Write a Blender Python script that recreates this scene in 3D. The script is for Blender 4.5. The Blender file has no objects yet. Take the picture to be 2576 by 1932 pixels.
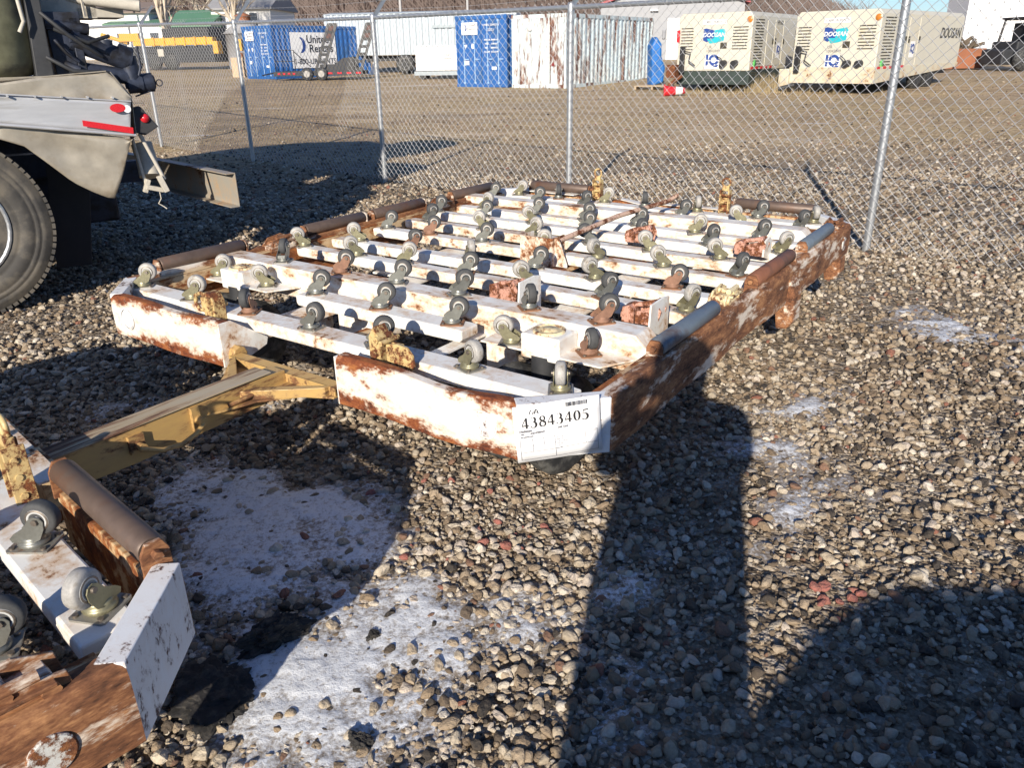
import bpy, math, random
import numpy as np
from mathutils import Vector, Matrix, Euler
random.seed(7); rng = np.random.default_rng(11)
scene = bpy.context.scene
COL = scene.collection
R = math.radians

# ---------------------------------------------------------------- camera
cam_d = bpy.data.cameras.new("camera"); cam = bpy.data.objects.new("camera", cam_d); COL.objects.link(cam)
cam_d.sensor_fit = 'HORIZONTAL'; cam_d.sensor_width = 36.0
cam_d.lens = 36.0 * 1956.5 / 2576.0
cam_d.clip_start = 0.05; cam_d.clip_end = 3000
CAMH = 1.48
_p, _r = R(23.1), R(1.0)
fwd = Vector((0, math.cos(_p), -math.sin(_p))); up0 = Vector((0, math.sin(_p), math.cos(_p))); rt0 = Vector((1, 0, 0))
rt = math.cos(_r) * rt0 - math.sin(_r) * up0
up = math.cos(_r) * up0 + math.sin(_r) * rt0
m = Matrix((rt, up, -fwd)).transposed().to_4x4(); m.translation = Vector((0, 0, CAMH))
cam.matrix_world = m
scene.camera = cam

# ---------------------------------------------------------------- light
SUN_AZ, SUN_EL = 194.0, 22.0            # compass direction the sun stands in (clockwise from +y)
world = bpy.data.worlds.new("World"); scene.world = world; world.use_nodes = True
wn = world.node_tree.nodes; wl = world.node_tree.links
bg = wn["Background"]
sky = wn.new("ShaderNodeTexSky"); sky.sky_type = 'NISHITA'; sky.sun_disc = False
sky.sun_elevation = R(SUN_EL); sky.sun_rotation = R(SUN_AZ); sky.air_density = 1.0; sky.dust_density = 0.1; sky.ozone_density = 3.2
tint = wn.new("ShaderNodeMix"); tint.data_type = 'RGBA'; tint.blend_type = 'MULTIPLY'; tint.inputs[0].default_value = 1.0; tint.inputs[7].default_value = (.78, .94, 1.22, 1)
wl.new(sky.outputs[0], tint.inputs[6]); wl.new(tint.outputs[2], bg.inputs[0]); bg.inputs[1].default_value = 0.072
sd = bpy.data.lights.new("sun", 'SUN'); sd.energy = 5.0; sd.angle = R(0.55); sd.color = (1.0, 0.90, 0.76)
sun = bpy.data.objects.new("sun", sd); COL.objects.link(sun)
_a, _e = R(SUN_AZ), R(SUN_EL)
sdir = Vector((math.sin(_a) * math.cos(_e), math.cos(_a) * math.cos(_e), math.sin(_e)))
sun.rotation_euler = sdir.to_track_quat('Z', 'Y').to_euler(); sun.location = sdir * 60
vs = scene.view_settings
vs.view_transform = 'Standard'; vs.look = 'None'; vs.exposure = 0.50; vs.gamma = 1.0; vs.use_curve_mapping = False
scene.cycles.max_bounces = 6; scene.cycles.diffuse_bounces = 3; scene.cycles.glossy_bounces = 3
scene.cycles.transparent_max_bounces = 6

# ---------------------------------------------------------------- terrain height and numpy noise
def gz(y): return 0.021 * max(0.0, y - 14.0)
def vnoise(x, y, seed=0):
    xi = np.floor(x).astype(np.int64); yi = np.floor(y).astype(np.int64); xf = x - xi; yf = y - yi
    def h(a, b):
        n = (a * 374761393 + b * 668265263 + seed * 982451653) & 0xffffffff
        n = ((n ^ (n >> 13)) * 1274126177) & 0xffffffff
        return ((n ^ (n >> 16)) & 0xffff) / 65535.0
    u = xf * xf * (3 - 2 * xf); v = yf * yf * (3 - 2 * yf)
    return (h(xi, yi) * (1 - u) + h(xi + 1, yi) * u) * (1 - v) + (h(xi, yi + 1) * (1 - u) + h(xi + 1, yi + 1) * u) * v
def fbm(x, y, s, o=4, seed=0):
    t = 0; a = .5; tot = 0
    for i in range(o):
        t = t + a * vnoise(x * s, y * s, seed + i * 17); tot += a; a *= .5; s *= 2.03
    return t / tot

# ---------------------------------------------------------------- shader helpers
class NT:
    def __init__(s, name):
        s.mat = bpy.data.materials.new(name); s.mat.use_nodes = True
        s.t = s.mat.node_tree; s.b = s.t.nodes["Principled BSDF"]
    def n(s, typ, ins=None, **props):
        nd = s.t.nodes.new("ShaderNode" + typ)
        for k, v in props.items(): setattr(nd, k, v)
        if ins:
            for k, v in ins.items():
                sock = nd.inputs[k]
                if isinstance(v, bpy.types.NodeSocket): s.t.links.new(v, sock)
                else: sock.default_value = v
        return nd
    def link(s, a, b): s.t.links.new(a, b)
    def math(s, op, a, b=None, clamp=False):
        i = {0: a}
        if b is not None: i[1] = b
        return s.n("Math", i, operation=op, use_clamp=clamp).outputs[0]
    def noise(s, vec, scale, detail=5, rough=.6):
        return s.n("TexNoise", {"Vector": vec, "Scale": scale, "Detail": detail, "Roughness": rough}).outputs[0]
    def ramp(s, fac, stops, interp='LINEAR'):
        nd = s.n("ValToRGB", {0: fac}); cr = nd.color_ramp; cr.interpolation = interp
        while len(cr.elements) < len(stops): cr.elements.new(.5)
        for e, (p, c) in zip(cr.elements, stops):
            e.position = p; e.color = (c[0], c[1], c[2], 1) if not isinstance(c, float) else (c, c, c, 1)
        return nd.outputs[0]
    def mix(s, f, a, b):
        nd = s.n("Mix", data_type='RGBA')
        for i, v in ((0, f), (6, a), (7, b)):
            if isinstance(v, bpy.types.NodeSocket): s.t.links.new(v, nd.inputs[i])
            else: nd.inputs[i].default_value = v if i == 0 else (v[0], v[1], v[2], 1)
        return nd.outputs[2]
    def mr(s, v, a, b, c=0., d=1.):
        return s.n("MapRange", {0: v, 1: a, 2: b, 3: c, 4: d}, clamp=True).outputs[0]
    def coords(s, stretch=(1, 1, 1), rnd=True):
        tc = s.n("TexCoord").outputs["Object"]
        mp = s.n("Mapping", {0: tc, 3: stretch})
        if rnd:
            oi = s.n("ObjectInfo").outputs["Random"]
            o = s.math('MULTIPLY', oi, 37.0); cx = s.n("CombineXYZ", {0: o, 1: o, 2: o}).outputs[0]
            s.link(cx, mp.inputs[1])
        return tc, mp.outputs[0]
    def bump(s, h, strength=.3, dist=.003):
        b = s.n("Bump", {"Height": h, "Strength": strength, "Distance": dist}).outputs[0]; s.link(b, s.b.inputs["Normal"])
    def set(s, **kw):
        names = dict(col="Base Color", rough="Roughness", metal="Metallic", spec="Specular IOR Level", coat="Coat Weight")
        for k, v in kw.items():
            sock = s.b.inputs[names[k]]
            if isinstance(v, bpy.types.NodeSocket): s.link(v, sock)
            elif k == 'col': sock.default_value = (v[0], v[1], v[2], 1)
            else: sock.default_value = v
        return s.mat

def plain(name, col, rough=.6, metal=0., var=.12, scale=8., bump=0., dirt=None, dirt_t=.55, stretch=(1, 1, 1)):
    m = NT(name); tc, v = m.coords(stretch)
    n1 = m.noise(v, scale, 6, .65); n2 = m.noise(v, scale * 6, 4, .6)
    k = m.math('ADD', m.math('MULTIPLY', n1, .65), m.math('MULTIPLY', n2, .35))
    lo = [c * (1 - var) for c in col]; hi = [min(1, c * (1 + var)) for c in col]
    c = m.ramp(k, [(.3, lo), (.7, hi)])
    if dirt: c = m.mix(m.mr(n1, dirt_t - .06, dirt_t + .1), c, dirt)
    m.set(col=c, rough=m.mr(n2, .2, .8, rough - .08, min(1, rough + .1)), metal=metal)
    if bump: m.bump(k, .5, bump)
    return m.mat

def rusty(name, paint, t=.55, scale=5., stretch=(1, 1, 1), rough=.42, zedge=None, stain=.55, rust=((.035, .014, .009), (.13, .042, .018), (.27, .095, .03)), stainc=(.50, .27, .09), amt=.22, soft=.03, prough=None):
    m = NT(name); tc, v = m.coords(stretch)
    a = m.noise(v, scale, 8, .68); b = m.noise(v, scale * 5.3, 6, .7)
    k = m.math('ADD', m.math('MULTIPLY', a, .68), m.math('MULTIPLY', b, .32))
    if zedge:
        z = m.n("SeparateXYZ", {0: tc}).outputs[2]; z0, z1, w = zedge
        e = m.math('ADD', m.mr(z, z1 - w, z1, 0., amt), m.mr(z, z0 + w * 1.3, z0, 0., amt))
        k = m.math('ADD', k, e)
    mask = m.mr(k, t - soft, t + soft)
    halo = m.math('MULTIPLY', m.mr(k, t - .13, t + .01), stain)
    fine = m.noise(v, scale * 3.1, 6, .7); vf = m.noise(v, scale * 22, 3, .6)
    rc = m.ramp(m.math('ADD', m.math('MULTIPLY', fine, .7), m.math('MULTIPLY', vf, .3)), [(.36, rust[0]), (.5, rust[1]), (.64, rust[2])])
    p = m.mix(m.mr(vf, .35, .75, 0, .25), paint, [c * .86 for c in paint])
    p = m.mix(m.mr(m.noise(v, scale * 1.7, 4, .5), .5, .75, 0, .35 * stain), p, stainc)
    c = m.mix(halo, p, stainc); c = m.mix(mask, c, rc)
    m.set(col=c, rough=m.mr(mask, 0, 1, rough, .88), spec=.4)
    m.bump(m.math('ADD', m.math('MULTIPLY', mask, -.5), m.math('MULTIPLY', m.math('ADD', b, vf), m.mr(mask, 0, 1, .15, .8))), .55, .0022)
    return m.mat

WHITE = (.80, .80, .77)
M = {}
M['white'] = rusty('white paint', WHITE, .61, 6.5, stain=.8)
M['white2'] = rusty('worn white paint', WHITE, .585, 7., stretch=(.6, 1, 1), stain=.85)
M['white_front'] = rusty('white front beam paint', WHITE, .60, 7., zedge=(.33, .522, .06), amt=.17, stretch=(.6, 1, 1), stain=.6, rust=((.05, .016, .009), (.19, .052, .018), (.34, .13, .04)))
M['white_corner'] = rusty('crackled white paint', (.74, .76, .78), .575, 16., stretch=(1, 1, .6), stain=.15, rust=((.05, .03, .03), (.1, .05, .04), (.2, .12, .1)))
M['rust_side'] = rusty('rusted side beam', (.76, .73, .67), .452, 4.4, stretch=(1.3, .5, 1.7), stain=.4, rust=((.05, .022, .014), (.20, .085, .04), (.42, .21, .095)))
M['rust'] = rusty('bare rust', (.35, .18, .09), .38, 6., rust=((.045, .018, .011), (.14, .05, .022), (.27, .1, .035)))
M['rust_inner'] = rusty('rusty pale paint', (.62, .5, .33), .5, 5., stretch=(1, .5, 1), rust=((.06, .02, .01), (.22, .07, .02), (.42, .17, .05)))
M['roller'] = plain('brown steel roller', (.14, .10, .08), .5, .3, .3, 5., .0006, dirt=(.15, .075, .045), dirt_t=.58, stretch=(1, .4, 1))
M['roller_blue'] = plain('blue grey steel roller', (.17, .21, .25), .45, .3, .25, 5., .0006, dirt=(.1, .06, .05), dirt_t=.58)
M['roller_rust'] = plain('rust red roller', (.24, .10, .055), .65, .1, .3, 6., .0008, dirt=(.1, .055, .04))
M['yellow'] = rusty('mustard yellow paint', (.50, .33, .12), .525, 9., stretch=(1, .3, 1), stain=.6, stainc=(.40, .25, .11), rust=((.06, .032, .02), (.16, .078, .036), (.28, .13, .055)))
M['scraped'] = rusty('scraped beige paint', (.42, .37, .27), .50, 10., stretch=(1.5, .10, 1), stain=.5, stainc=(.40, .26, .13), rust=((.05, .03, .02), (.14, .07, .045), (.26, .13, .07)))
M['latch_yellow'] = rusty('flaked yellow latch', (.60, .47, .23), .505, 18., stain=.4, stainc=(.45, .25, .08))
M['latch_pink'] = rusty('pink primer latch', (.55, .31, .24), .50, 26., stain=.2, stainc=(.5, .2, .1))
M['latch_cream'] = rusty('cream latch paint', (.75, .66, .42), .53, 14., stain=.3)
M['caster_plate'] = plain('zinc caster plate', (.30, .29, .26), .5, .5, .25, 30., .0004, dirt=(.2, .1, .05), dirt_t=.6)
M['caster_plate_rust'] = plain('rusty caster plate', (.24, .12, .065), .85, .1, .35, 30., .0006)
M['fork_grey'] = plain('grey zinc fork', (.21, .215, .195), .42, .55, .2, 30.)
M['fork_gold'] = plain('yellow passivated fork', (.25, .235, .15), .42, .5, .3, 25.)
M['fork_rust'] = plain('rust tinted fork', (.27, .15, .10), .7, .3, .3, 30.)
M['tyre_grey'] = plain('grey rubber tread', (.058, .06, .062), .75, 0, .3, 40., .0005)
M['wheel_white'] = plain('off white nylon wheel', (.36, .35, .33), .5, 0, .35, 40., dirt=(.20, .17, .13), dirt_t=.58)
M['hub'] = plain('pale grey hub', (.50, .51, .50), .5, 0, .12, 30.)
M['bolt'] = plain('bolt steel', (.22, .19, .16), .5, .7, .3, 60.)
M['black_rubber'] = plain('black tyre rubber', (.022, .023, .025), .7, 0, .35, 14., .001, dirt=(.10, .10, .095), dirt_t=.52)
M['tyre_dusty'] = plain('dusty truck tyre', (.055, .052, .048), .8, 0, .3, 6., .0015, dirt=(.11, .098, .08), dirt_t=.5)
M['galv'] = plain('galvanised steel', (.50, .52, .54), .38, .75, .1, 14.)
M['wire'] = plain('galvanised wire', (.50, .51, .52), .42, .55, .1, 3.)
M['paper'] = plain('white paper', (.82, .83, .85), .35, 0, .01, 3.)
M['ink'] = plain('black ink', (.02, .02, .022), .5, 0, .05)
M['ink_grey'] = plain('grey ink', (.10, .10, .11), .5, 0, .05)
M['black'] = plain('black paint', (.018, .018, .02), .5, 0, .3, 4.)
M['dark'] = plain('dark grime', (.03, .032, .036), .6, 0, .4, 5., .001)

# ---------------------------------------------------------------- mesh builder
class MB:
    def __init__(s): s.v = []; s.f = []; s.sm = []; s.mi = []
    def add(s, vs, fs, smooth=False, mi=0):
        o = len(s.v); s.v += [tuple(v) for v in vs]
        for f in fs: s.f.append([i + o for i in f]); s.sm.append(smooth); s.mi.append(mi)
        return s
    def box(s, c, d, rot=None, mi=0):
        hx, hy, hz = d[0] / 2, d[1] / 2, d[2] / 2
        vs = [Vector((x, y, z)) for x in (-hx, hx) for y in (-hy, hy) for z in (-hz, hz)]
        if rot is not None:
            mm = Matrix.Rotation(rot, 3, 'Z') if isinstance(rot, (int, float)) else Euler(rot).to_matrix()
            vs = [mm @ v for v in vs]
        c = Vector(c)
        return s.add([v + c for v in vs], [(0, 1, 3, 2), (4, 6, 7, 5), (0, 4, 5, 1), (2, 3, 7, 6), (0, 2, 6, 4), (1, 5, 7, 3)], False, mi)
    def ext(s, poly, vec, mi=0, smooth=False):
        n = len(poly); vec = Vector(vec); a = [Vector(p) for p in poly]; b = [p + vec for p in a]
        s.add(a + b, [list(range(n))[::-1], list(range(n, 2 * n))], False, mi)
        o = len(s.v) - 2 * n
        for i in range(n):
            j = (i + 1) % n; s.f.append([o + i, o + j, o + n + j, o + n + i]); s.sm.append(smooth); s.mi.append(mi)
        return s
    def xz(s, pts, y0, y1, mi=0): return s.ext([(p[0], y0, p[1]) for p in pts], (0, y1 - y0, 0), mi)
    def yz(s, pts, x0, x1, mi=0): return s.ext([(x0, p[0], p[1]) for p in pts], (x1 - x0, 0, 0), mi)
    def xy(s, pts, z0, z1, mi=0): return s.ext([(p[0], p[1], z0) for p in pts], (0, 0, z1 - z0), mi)
    def tube(s, pts, r, n=8, mi=0, closed=False):
        pts = [Vector(p) for p in pts]; rs = r if isinstance(r, (list, tuple)) else [r] * len(pts)
        N = len(pts); rings = []; pu = None
        for i, p in enumerate(pts):
            if closed: d = pts[(i + 1) % N] - pts[i - 1]
            else: d = pts[min(i + 1, N - 1)] - pts[max(i - 1, 0)]
            d.normalize()
            if pu is None: u = d.orthogonal().normalized()
            else: u = (pu - d * pu.dot(d)).normalized()
            pu = u; w = d.cross(u)
            rings.append([p + (u * math.cos(2 * math.pi * k / n) + w * math.sin(2 * math.pi * k / n)) * rs[i] for k in range(n)])
        vs = [v for r_ in rings for v in r_]; fs = []
        for i in range(N if closed else N - 1):
            j = (i + 1) % N
            for k in range(n): l = (k + 1) % n; fs.append((i * n + k, i * n + l, j * n + l, j * n + k))
        s.add(vs, fs, True, mi)
        if not closed:
            s.add(rings[0], [list(range(n))[::-1]], False, mi); s.add(rings[-1], [list(range(n))], False, mi)
        return s
    def cyl(s, p0, p1, r, n=16, mi=0): return s.tube([p0, p1], r, n, mi)
    def lathe(s, prof, o=(0, 0, 0), axis='Y', n=20, mi=0, smooth=True):
        # prof: (radius, offset along axis)
        ax = {'X': (Vector((1, 0, 0)), Vector((0, 1, 0)), Vector((0, 0, 1))), 'Y': (Vector((0, 1, 0)), Vector((0, 0, 1)), Vector((1, 0, 0))), 'Z': (Vector((0, 0, 1)), Vector((1, 0, 0)), Vector((0, 1, 0)))}[axis]
        o = Vector(o); vs = []; fs = []
        for r, t in prof:
            for k in range(n):
                a = 2 * math.pi * k / n; vs.append(o + ax[0] * t + (ax[1] * math.cos(a) + ax[2] * math.sin(a)) * r)
        for i in range(len(prof) - 1):
            for k in range(n): l = (k + 1) % n; fs.append((i * n + k, i * n + l, (i + 1) * n + l, (i + 1) * n + k))
        s.add(vs, fs, smooth, mi)
        if prof[0][0] > 1e-5: s.add(vs[:n], [list(range(n))[::-1]], False, mi)
        if prof[-1][0] > 1e-5: s.add(vs[-n:], [list(range(n))], False, mi)
        return s
    def mesh(s, name, mats):
        me = bpy.data.meshes.new(name); me.from_pydata(s.v, [], s.f)
        if not isinstance(mats, (list, tuple)): mats = [mats]
        for m_ in mats: me.materials.append(M[m_] if isinstance(m_, str) else m_)
        me.polygons.foreach_set('use_smooth', s.sm); me.polygons.foreach_set('material_index', s.mi); me.update()
        return me
    def build(s, name, mats, parent=None, bevel=0, loc=None, rotz=None):
        return put(name, s.mesh(name, mats), parent, bevel, loc, rotz)

def put(name, me, parent=None, bevel=0, loc=None, rotz=None):
    o = bpy.data.objects.new(name, me); COL.objects.link(o)
    if parent is not None: o.parent = parent
    if loc is not None: o.location = loc
    if rotz is not None: o.rotation_euler = (0, 0, rotz)
    if bevel:
        b = o.modifiers.new('bevel', 'BEVEL'); b.width = bevel; b.segments = 2; b.limit_method = 'ANGLE'; b.angle_limit = R(40); b.harden_normals = False
    return o
def tag(o, label=None, cat=None, group=None, kind=None):
    if label: o['label'] = label
    if cat: o['category'] = cat
    if group: o['group'] = group
    if kind: o['kind'] = kind
    return o
def thing(name, label, cat, loc=(0, 0, 0), rotz=0, group=None):
    o = bpy.data.objects.new(name, None); o.empty_display_size = .2; COL.objects.link(o)
    o.location = loc; o.rotation_euler = (0, 0, rotz); return tag(o, label, cat, group)
def dup(root, loc=None, rotz=None, label=None, group=None):
    kids = {}
    for o in COL.objects:
        if o.parent: kids.setdefault(o.parent.name, []).append(o)
    def cp(o, par):
        c = o.copy(); COL.objects.link(c)
        if par: c.parent = par
        for ch in kids.get(o.name, []): cp(ch, c)
        return c
    r_ = cp(root, None)
    if loc is not None: r_.location = loc
    if rotz is not None: r_.rotation_euler = (0, 0, rotz)
    if label: r_['label'] = label
    if group: r_['group'] = group
    return r_
def text(s, size, mat, parent, loc, rot, name='lettering', depth=.001, align='CENTER', shear=0., bold=0., sx=1.):
    cu = bpy.data.curves.new(name, 'FONT'); cu.body = s; cu.size = size; cu.extrude = depth; cu.align_x = align; cu.align_y = 'CENTER'; cu.shear = shear; cu.offset = bold; cu.resolution_u = 3
    t = bpy.data.objects.new(name, cu); COL.objects.link(t)
    dg = bpy.context.evaluated_depsgraph_get(); me = bpy.data.meshes.new_from_object(t.evaluated_get(dg)); bpy.data.objects.remove(t); bpy.data.curves.remove(cu)
    me.materials.clear(); me.materials.append(M[mat] if isinstance(mat, str) else mat)
    o = put(name, me, parent, 0, loc); o.rotation_euler = rot; o.scale = (sx, 1, 1); return o
def ring(c, r, axis='z', n=16, a0=0, a1=360):
    out = []
    full = abs(a1 - a0) >= 360
    for k in range(n if full else n + 1):
        a = R(a0 + (a1 - a0) * k / n); x, y = math.cos(a) * r, math.sin(a) * r
        out.append({'z': (c[0] + x, c[1] + y, c[2]), 'y': (c[0] + x, c[1], c[2] + y), 'x': (c[0], c[1] + x, c[2] + y)}[axis])
    return out
# ---------------------------------------------------------------- ground
SNOW_POLY = [(-1.34, 2.58), (-1.14, 2.67), (-.84, 2.5), (-.64, 2.53), (-.42, 2.33), (-.37, 2.13), (-.18, 1.87), (-.13, 1.66), (-.10, 1.49), (-.18, 1.36), (-.34, 1.25), (-.62, 1.22), (-.72, 1.39), (-.82, 1.69), (-.98, 2.03), (-1.2, 2.24)]
SNOW_SPOTS = [(.36, 1.94, .14, .5), (.47, 2.03, .09, .45), (.9, 2.3, .13, .40), (.8, 2.12, .09, .40), (1.08, 2.75, .15, .30), (1.33, 3.05, .14, .30), (2.4, 4.2, .22, .42), (2.75, 3.85, .24, .42), (.02, 1.72, .18, .45), (.20, 1.5, .16, .4), (-1.6, 3.0, .3, .5)]
def polydist(x, y, poly):
    d = np.full(x.shape, 1e9); ins = np.zeros(x.shape, bool); n = len(poly)
    for i in range(n):
        ax, ay = poly[i]; bx, by = poly[(i + 1) % n]; ex, ey = bx - ax, by - ay
        t = np.clip(((x - ax) * ex + (y - ay) * ey) / (ex * ex + ey * ey), 0, 1)
        d = np.minimum(d, np.hypot(x - ax - t * ex, y - ay - t * ey))
        c = ((ay > y) != (by > y)) & (x < (bx - ax) * (y - ay) / (by - ay + 1e-12) + ax); ins ^= c
    return np.where(ins, d, -d)
def snowf(x, y):
    f = np.clip(polydist(x, y, SNOW_POLY) / .16 + .45, -1, 1.0)
    for sx, sy, r_, a in SNOW_SPOTS: f = np.maximum(f, a * (1.4 - 1.5 * np.hypot((x - sx), (y - sy)) / r_))
    n = (fbm(x + y * .6, y * 1.7 - x * .5, 2.3, 4, 3) - .5) * .8; n2 = fbm(x, y, 11, 4, 9) - .5
    return np.clip(f, -1, 1) * .62 + n * 1.9 + n2 * .75
def undul(x, y): return (fbm(x, y, .9, 3, 21) - .5) * .035 * np.clip((y - 3.5) / 4, 0, 1) - 0.004

# ground sheet
xs = np.concatenate([np.linspace(-700, -60, 22), np.linspace(-55, -12, 30), np.linspace(-11.7, 11.7, 160), np.linspace(12, 55, 30), np.linspace(60, 700, 22)])
ys = np.concatenate([np.linspace(-60, -6, 14), np.linspace(-5, 18, 160), np.linspace(18.5, 80, 60), np.linspace(85, 900, 30)])
X, Y = np.meshgrid(xs, ys); Z = 0.021 * np.maximum(0, np.minimum(Y, 90) - 14) + undul(X, Y) - .0025
def grid_mesh(name, X, Y, Z, mat, smooth=True, keep=None):
    ny, nx = X.shape; me = bpy.data.meshes.new(name)
    idx = np.arange(ny * nx).reshape(ny, nx)
    q = np.stack([idx[:-1, :-1], idx[:-1, 1:], idx[1:, 1:], idx[1:, :-1]], -1).reshape(-1, 4)
    if keep is not None: q = q[keep.reshape(-1)]
    v = np.stack([X, Y, Z], -1).reshape(-1, 3)
    used = np.unique(q); rm = np.full(len(v), -1); rm[used] = np.arange(len(used)); v = v[used]; q = rm[q]
    me.vertices.add(len(v)); me.vertices.foreach_set('co', v.ravel().astype(np.float32))
    me.loops.add(q.size); me.loops.foreach_set('vertex_index', q.ravel().astype(np.int32))
    me.polygons.add(len(q)); me.polygons.foreach_set('loop_start', (np.arange(len(q)) * 4).astype(np.int32)); me.polygons.foreach_set('loop_total', np.full(len(q), 4, np.int32))
    me.update(calc_edges=True); me.polygons.foreach_set('use_smooth', [smooth] * len(q)); me.materials.append(mat); me.validate(); return me

g = NT('gravelly ground'); tcG = g.n("TexCoord").outputs["Object"]
yy = g.n("SeparateXYZ", {0: tcG}).outputs[1]
vo = g.n("TexVoronoi", {"Vector": tcG, "Scale": 34.0, "Randomness": 1.0}); vo2 = g.n("TexVoronoi", {"Vector": tcG, "Scale": 75.0})
cell = g.n("SeparateColor", {0: vo.outputs["Color"]}).outputs[0]; cell2 = g.n("SeparateColor", {0: vo2.outputs["Color"]}).outputs[0]
stone = g.ramp(cell, [(0, (.12, .09, .065)), (.35, (.28, .22, .15)), (.6, (.36, .30, .23)), (.85, (.54, .48, .40)), (1, (.7, .65, .57))])
grit = g.ramp(cell2, [(0, (.085, .062, .042)), (.6, (.22, .165, .115)), (1, (.42, .34, .25))])
near = g.mix(.5, grit, stone)
big = g.noise(tcG, .16, 5, .6); midn = g.noise(tcG, .9, 6, .65); fin = g.noise(tcG, 5., 8, .8)
strv = g.n("Mapping", {0: tcG, 3: (.12, .9, 1)}).outputs[0]; tracks = g.noise(strv, 1.1, 6, .62)
dirt = g.ramp(g.math('ADD', g.math('MULTIPLY', fin, .55), g.math('MULTIPLY', tracks, .45)), [(.38, (.21, .145, .085)), (.5, (.50, .37, .235)), (.62, (.76, .62, .44))])
grass = g.ramp(g.noise(tcG, 6., 8, .85), [(.40, (.22, .155, .085)), (.52, (.56, .42, .235)), (.64, (.84, .67, .43))])
d2 = g.mix(g.mr(g.math('ADD', g.math('MULTIPLY', big, .5), g.math('MULTIPLY', midn, .5)), .44, .58), dirt, grass)
# pale loose gravel lying in drifts beyond the fence
d2 = g.mix(g.math('MULTIPLY', g.mr(g.noise(tcG, .35, 5, .7), .52, .66), .55), d2, stone)
far = g.mr(g.math('ADD', yy, g.math('MULTIPLY', g.math('SUBTRACT', midn, .5), 6.)), 9.5, 13.5)
col = g.mix(far, near, d2)
ice = g.math('MULTIPLY', g.mr(g.math('ADD', g.math('MULTIPLY', tracks, .6), g.math('MULTIPLY', g.noise(g.n("Mapping", {0: tcG, 1: (5, 3, 0), 3: (.3, .9, 1)}).outputs[0], .8, 5, .6), .4)), .612, .645), g.mr(yy, 13., 16.))
col = g.mix(ice, col, (.72, .74, .78))
g.set(col=col, rough=.93, spec=.25)
hh = g.math('ADD', g.math('MULTIPLY', vo.outputs["Distance"], -1.), g.math('ADD', g.math('MULTIPLY', fin, .8), g.math('MULTIPLY', vo2.outputs["Distance"], -.5)))
g.bump(hh, 1.0, .03)
M['ground'] = g.mat
tag(put('ground', grid_mesh('ground', X, Y, Z, M['ground'])), kind='structure')

# wooded hillside
hx = np.linspace(-420, 520, 160); hy = np.linspace(150, 460, 60); HX, HY = np.meshgrid(hx, hy)
prof = 74 * np.clip((HY - 150) / 260, 0, 1) ** .8
side = np.clip((.455 - HX / HY) / .30, 0, 1); side = side * side * (3 - 2 * side)
HZ = 1.3 + .23 * side * HY * np.clip((HY - 150) / 200, 0, 1) ** .8 * (.9 + .2 * fbm(HX, HY, .02, 3, 5)) - 3 * (1 - np.clip(side * 8, 0, 1))
hm = NT('leafless woodland slope'); th, v = hm.coords((1, 1, 1), False)
v2 = hm.n("Mapping", {0: th, 3: (1, .25, .4)}).outputs[0]
c = hm.ramp(hm.math('ADD', hm.math('MULTIPLY', hm.noise(v2, .12, 8, .75), .6), hm.math('MULTIPLY', hm.noise(v2, 1.2, 5, .8), .4)), [(.36, (.035, .022, .02)), (.5, (.095, .06, .05)), (.6, (.135, .09, .07)), (.7, (.19, .15, .125))])
hm.set(col=c, rough=1., spec=.05); hm.bump(hm.noise(v2, .6, 6, .8), 1., 2.); M['hill'] = hm.mat
tag(put('hillside', grid_mesh('hillside', HX, HY, HZ, M['hill'])), kind='structure')
# bare trunks and twig sprays of the wood on the slope, one mass
def hillz(x, y): return 1.0 + .225 * (lambda t: t * t * (3 - 2 * t))(min(1, max(0, (.455 - x / y) / .30))) * y * min(1, max(0, (y - 150) / 200)) ** .8
tb = MB()
for i in range(9000):
    y = 150 + 230 * random.random() ** 1.5; x = random.uniform(-.62, .62) * y + 20
    z = hillz(x, y); 
    if x / y > .42: continue
    H = random.uniform(5, 10); r_ = random.uniform(.05, .13); lx_ = random.uniform(-1.6, 1.6)
    vs = [(x - r_, y, z - 1), (x + r_, y, z - 1), (x + lx_, y, z + H)]; tb.add(vs, [(0, 1, 2)])
    for k in range(3):
        a = random.uniform(.35, .8); bx = x + lx_ * a; bz = z + H * a; s_ = random.choice((-1, 1)); L_ = random.uniform(1.2, 3.)
        tb.add([(bx, y + .1, bz), (bx + .07, y + .1, bz + .15), (bx + s_ * L_, y + .3, bz + L_ * 1.1)], [(0, 1, 2)])
M['twigs'] = plain('bare grey brown bark', (.15, .115, .10), .9, 0, .3, .05)
tag(tb.build('bare_woodland', 'twigs'), 'mass of leafless grey brown trees covering the hillside', 'woodland', kind='stuff')

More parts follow.
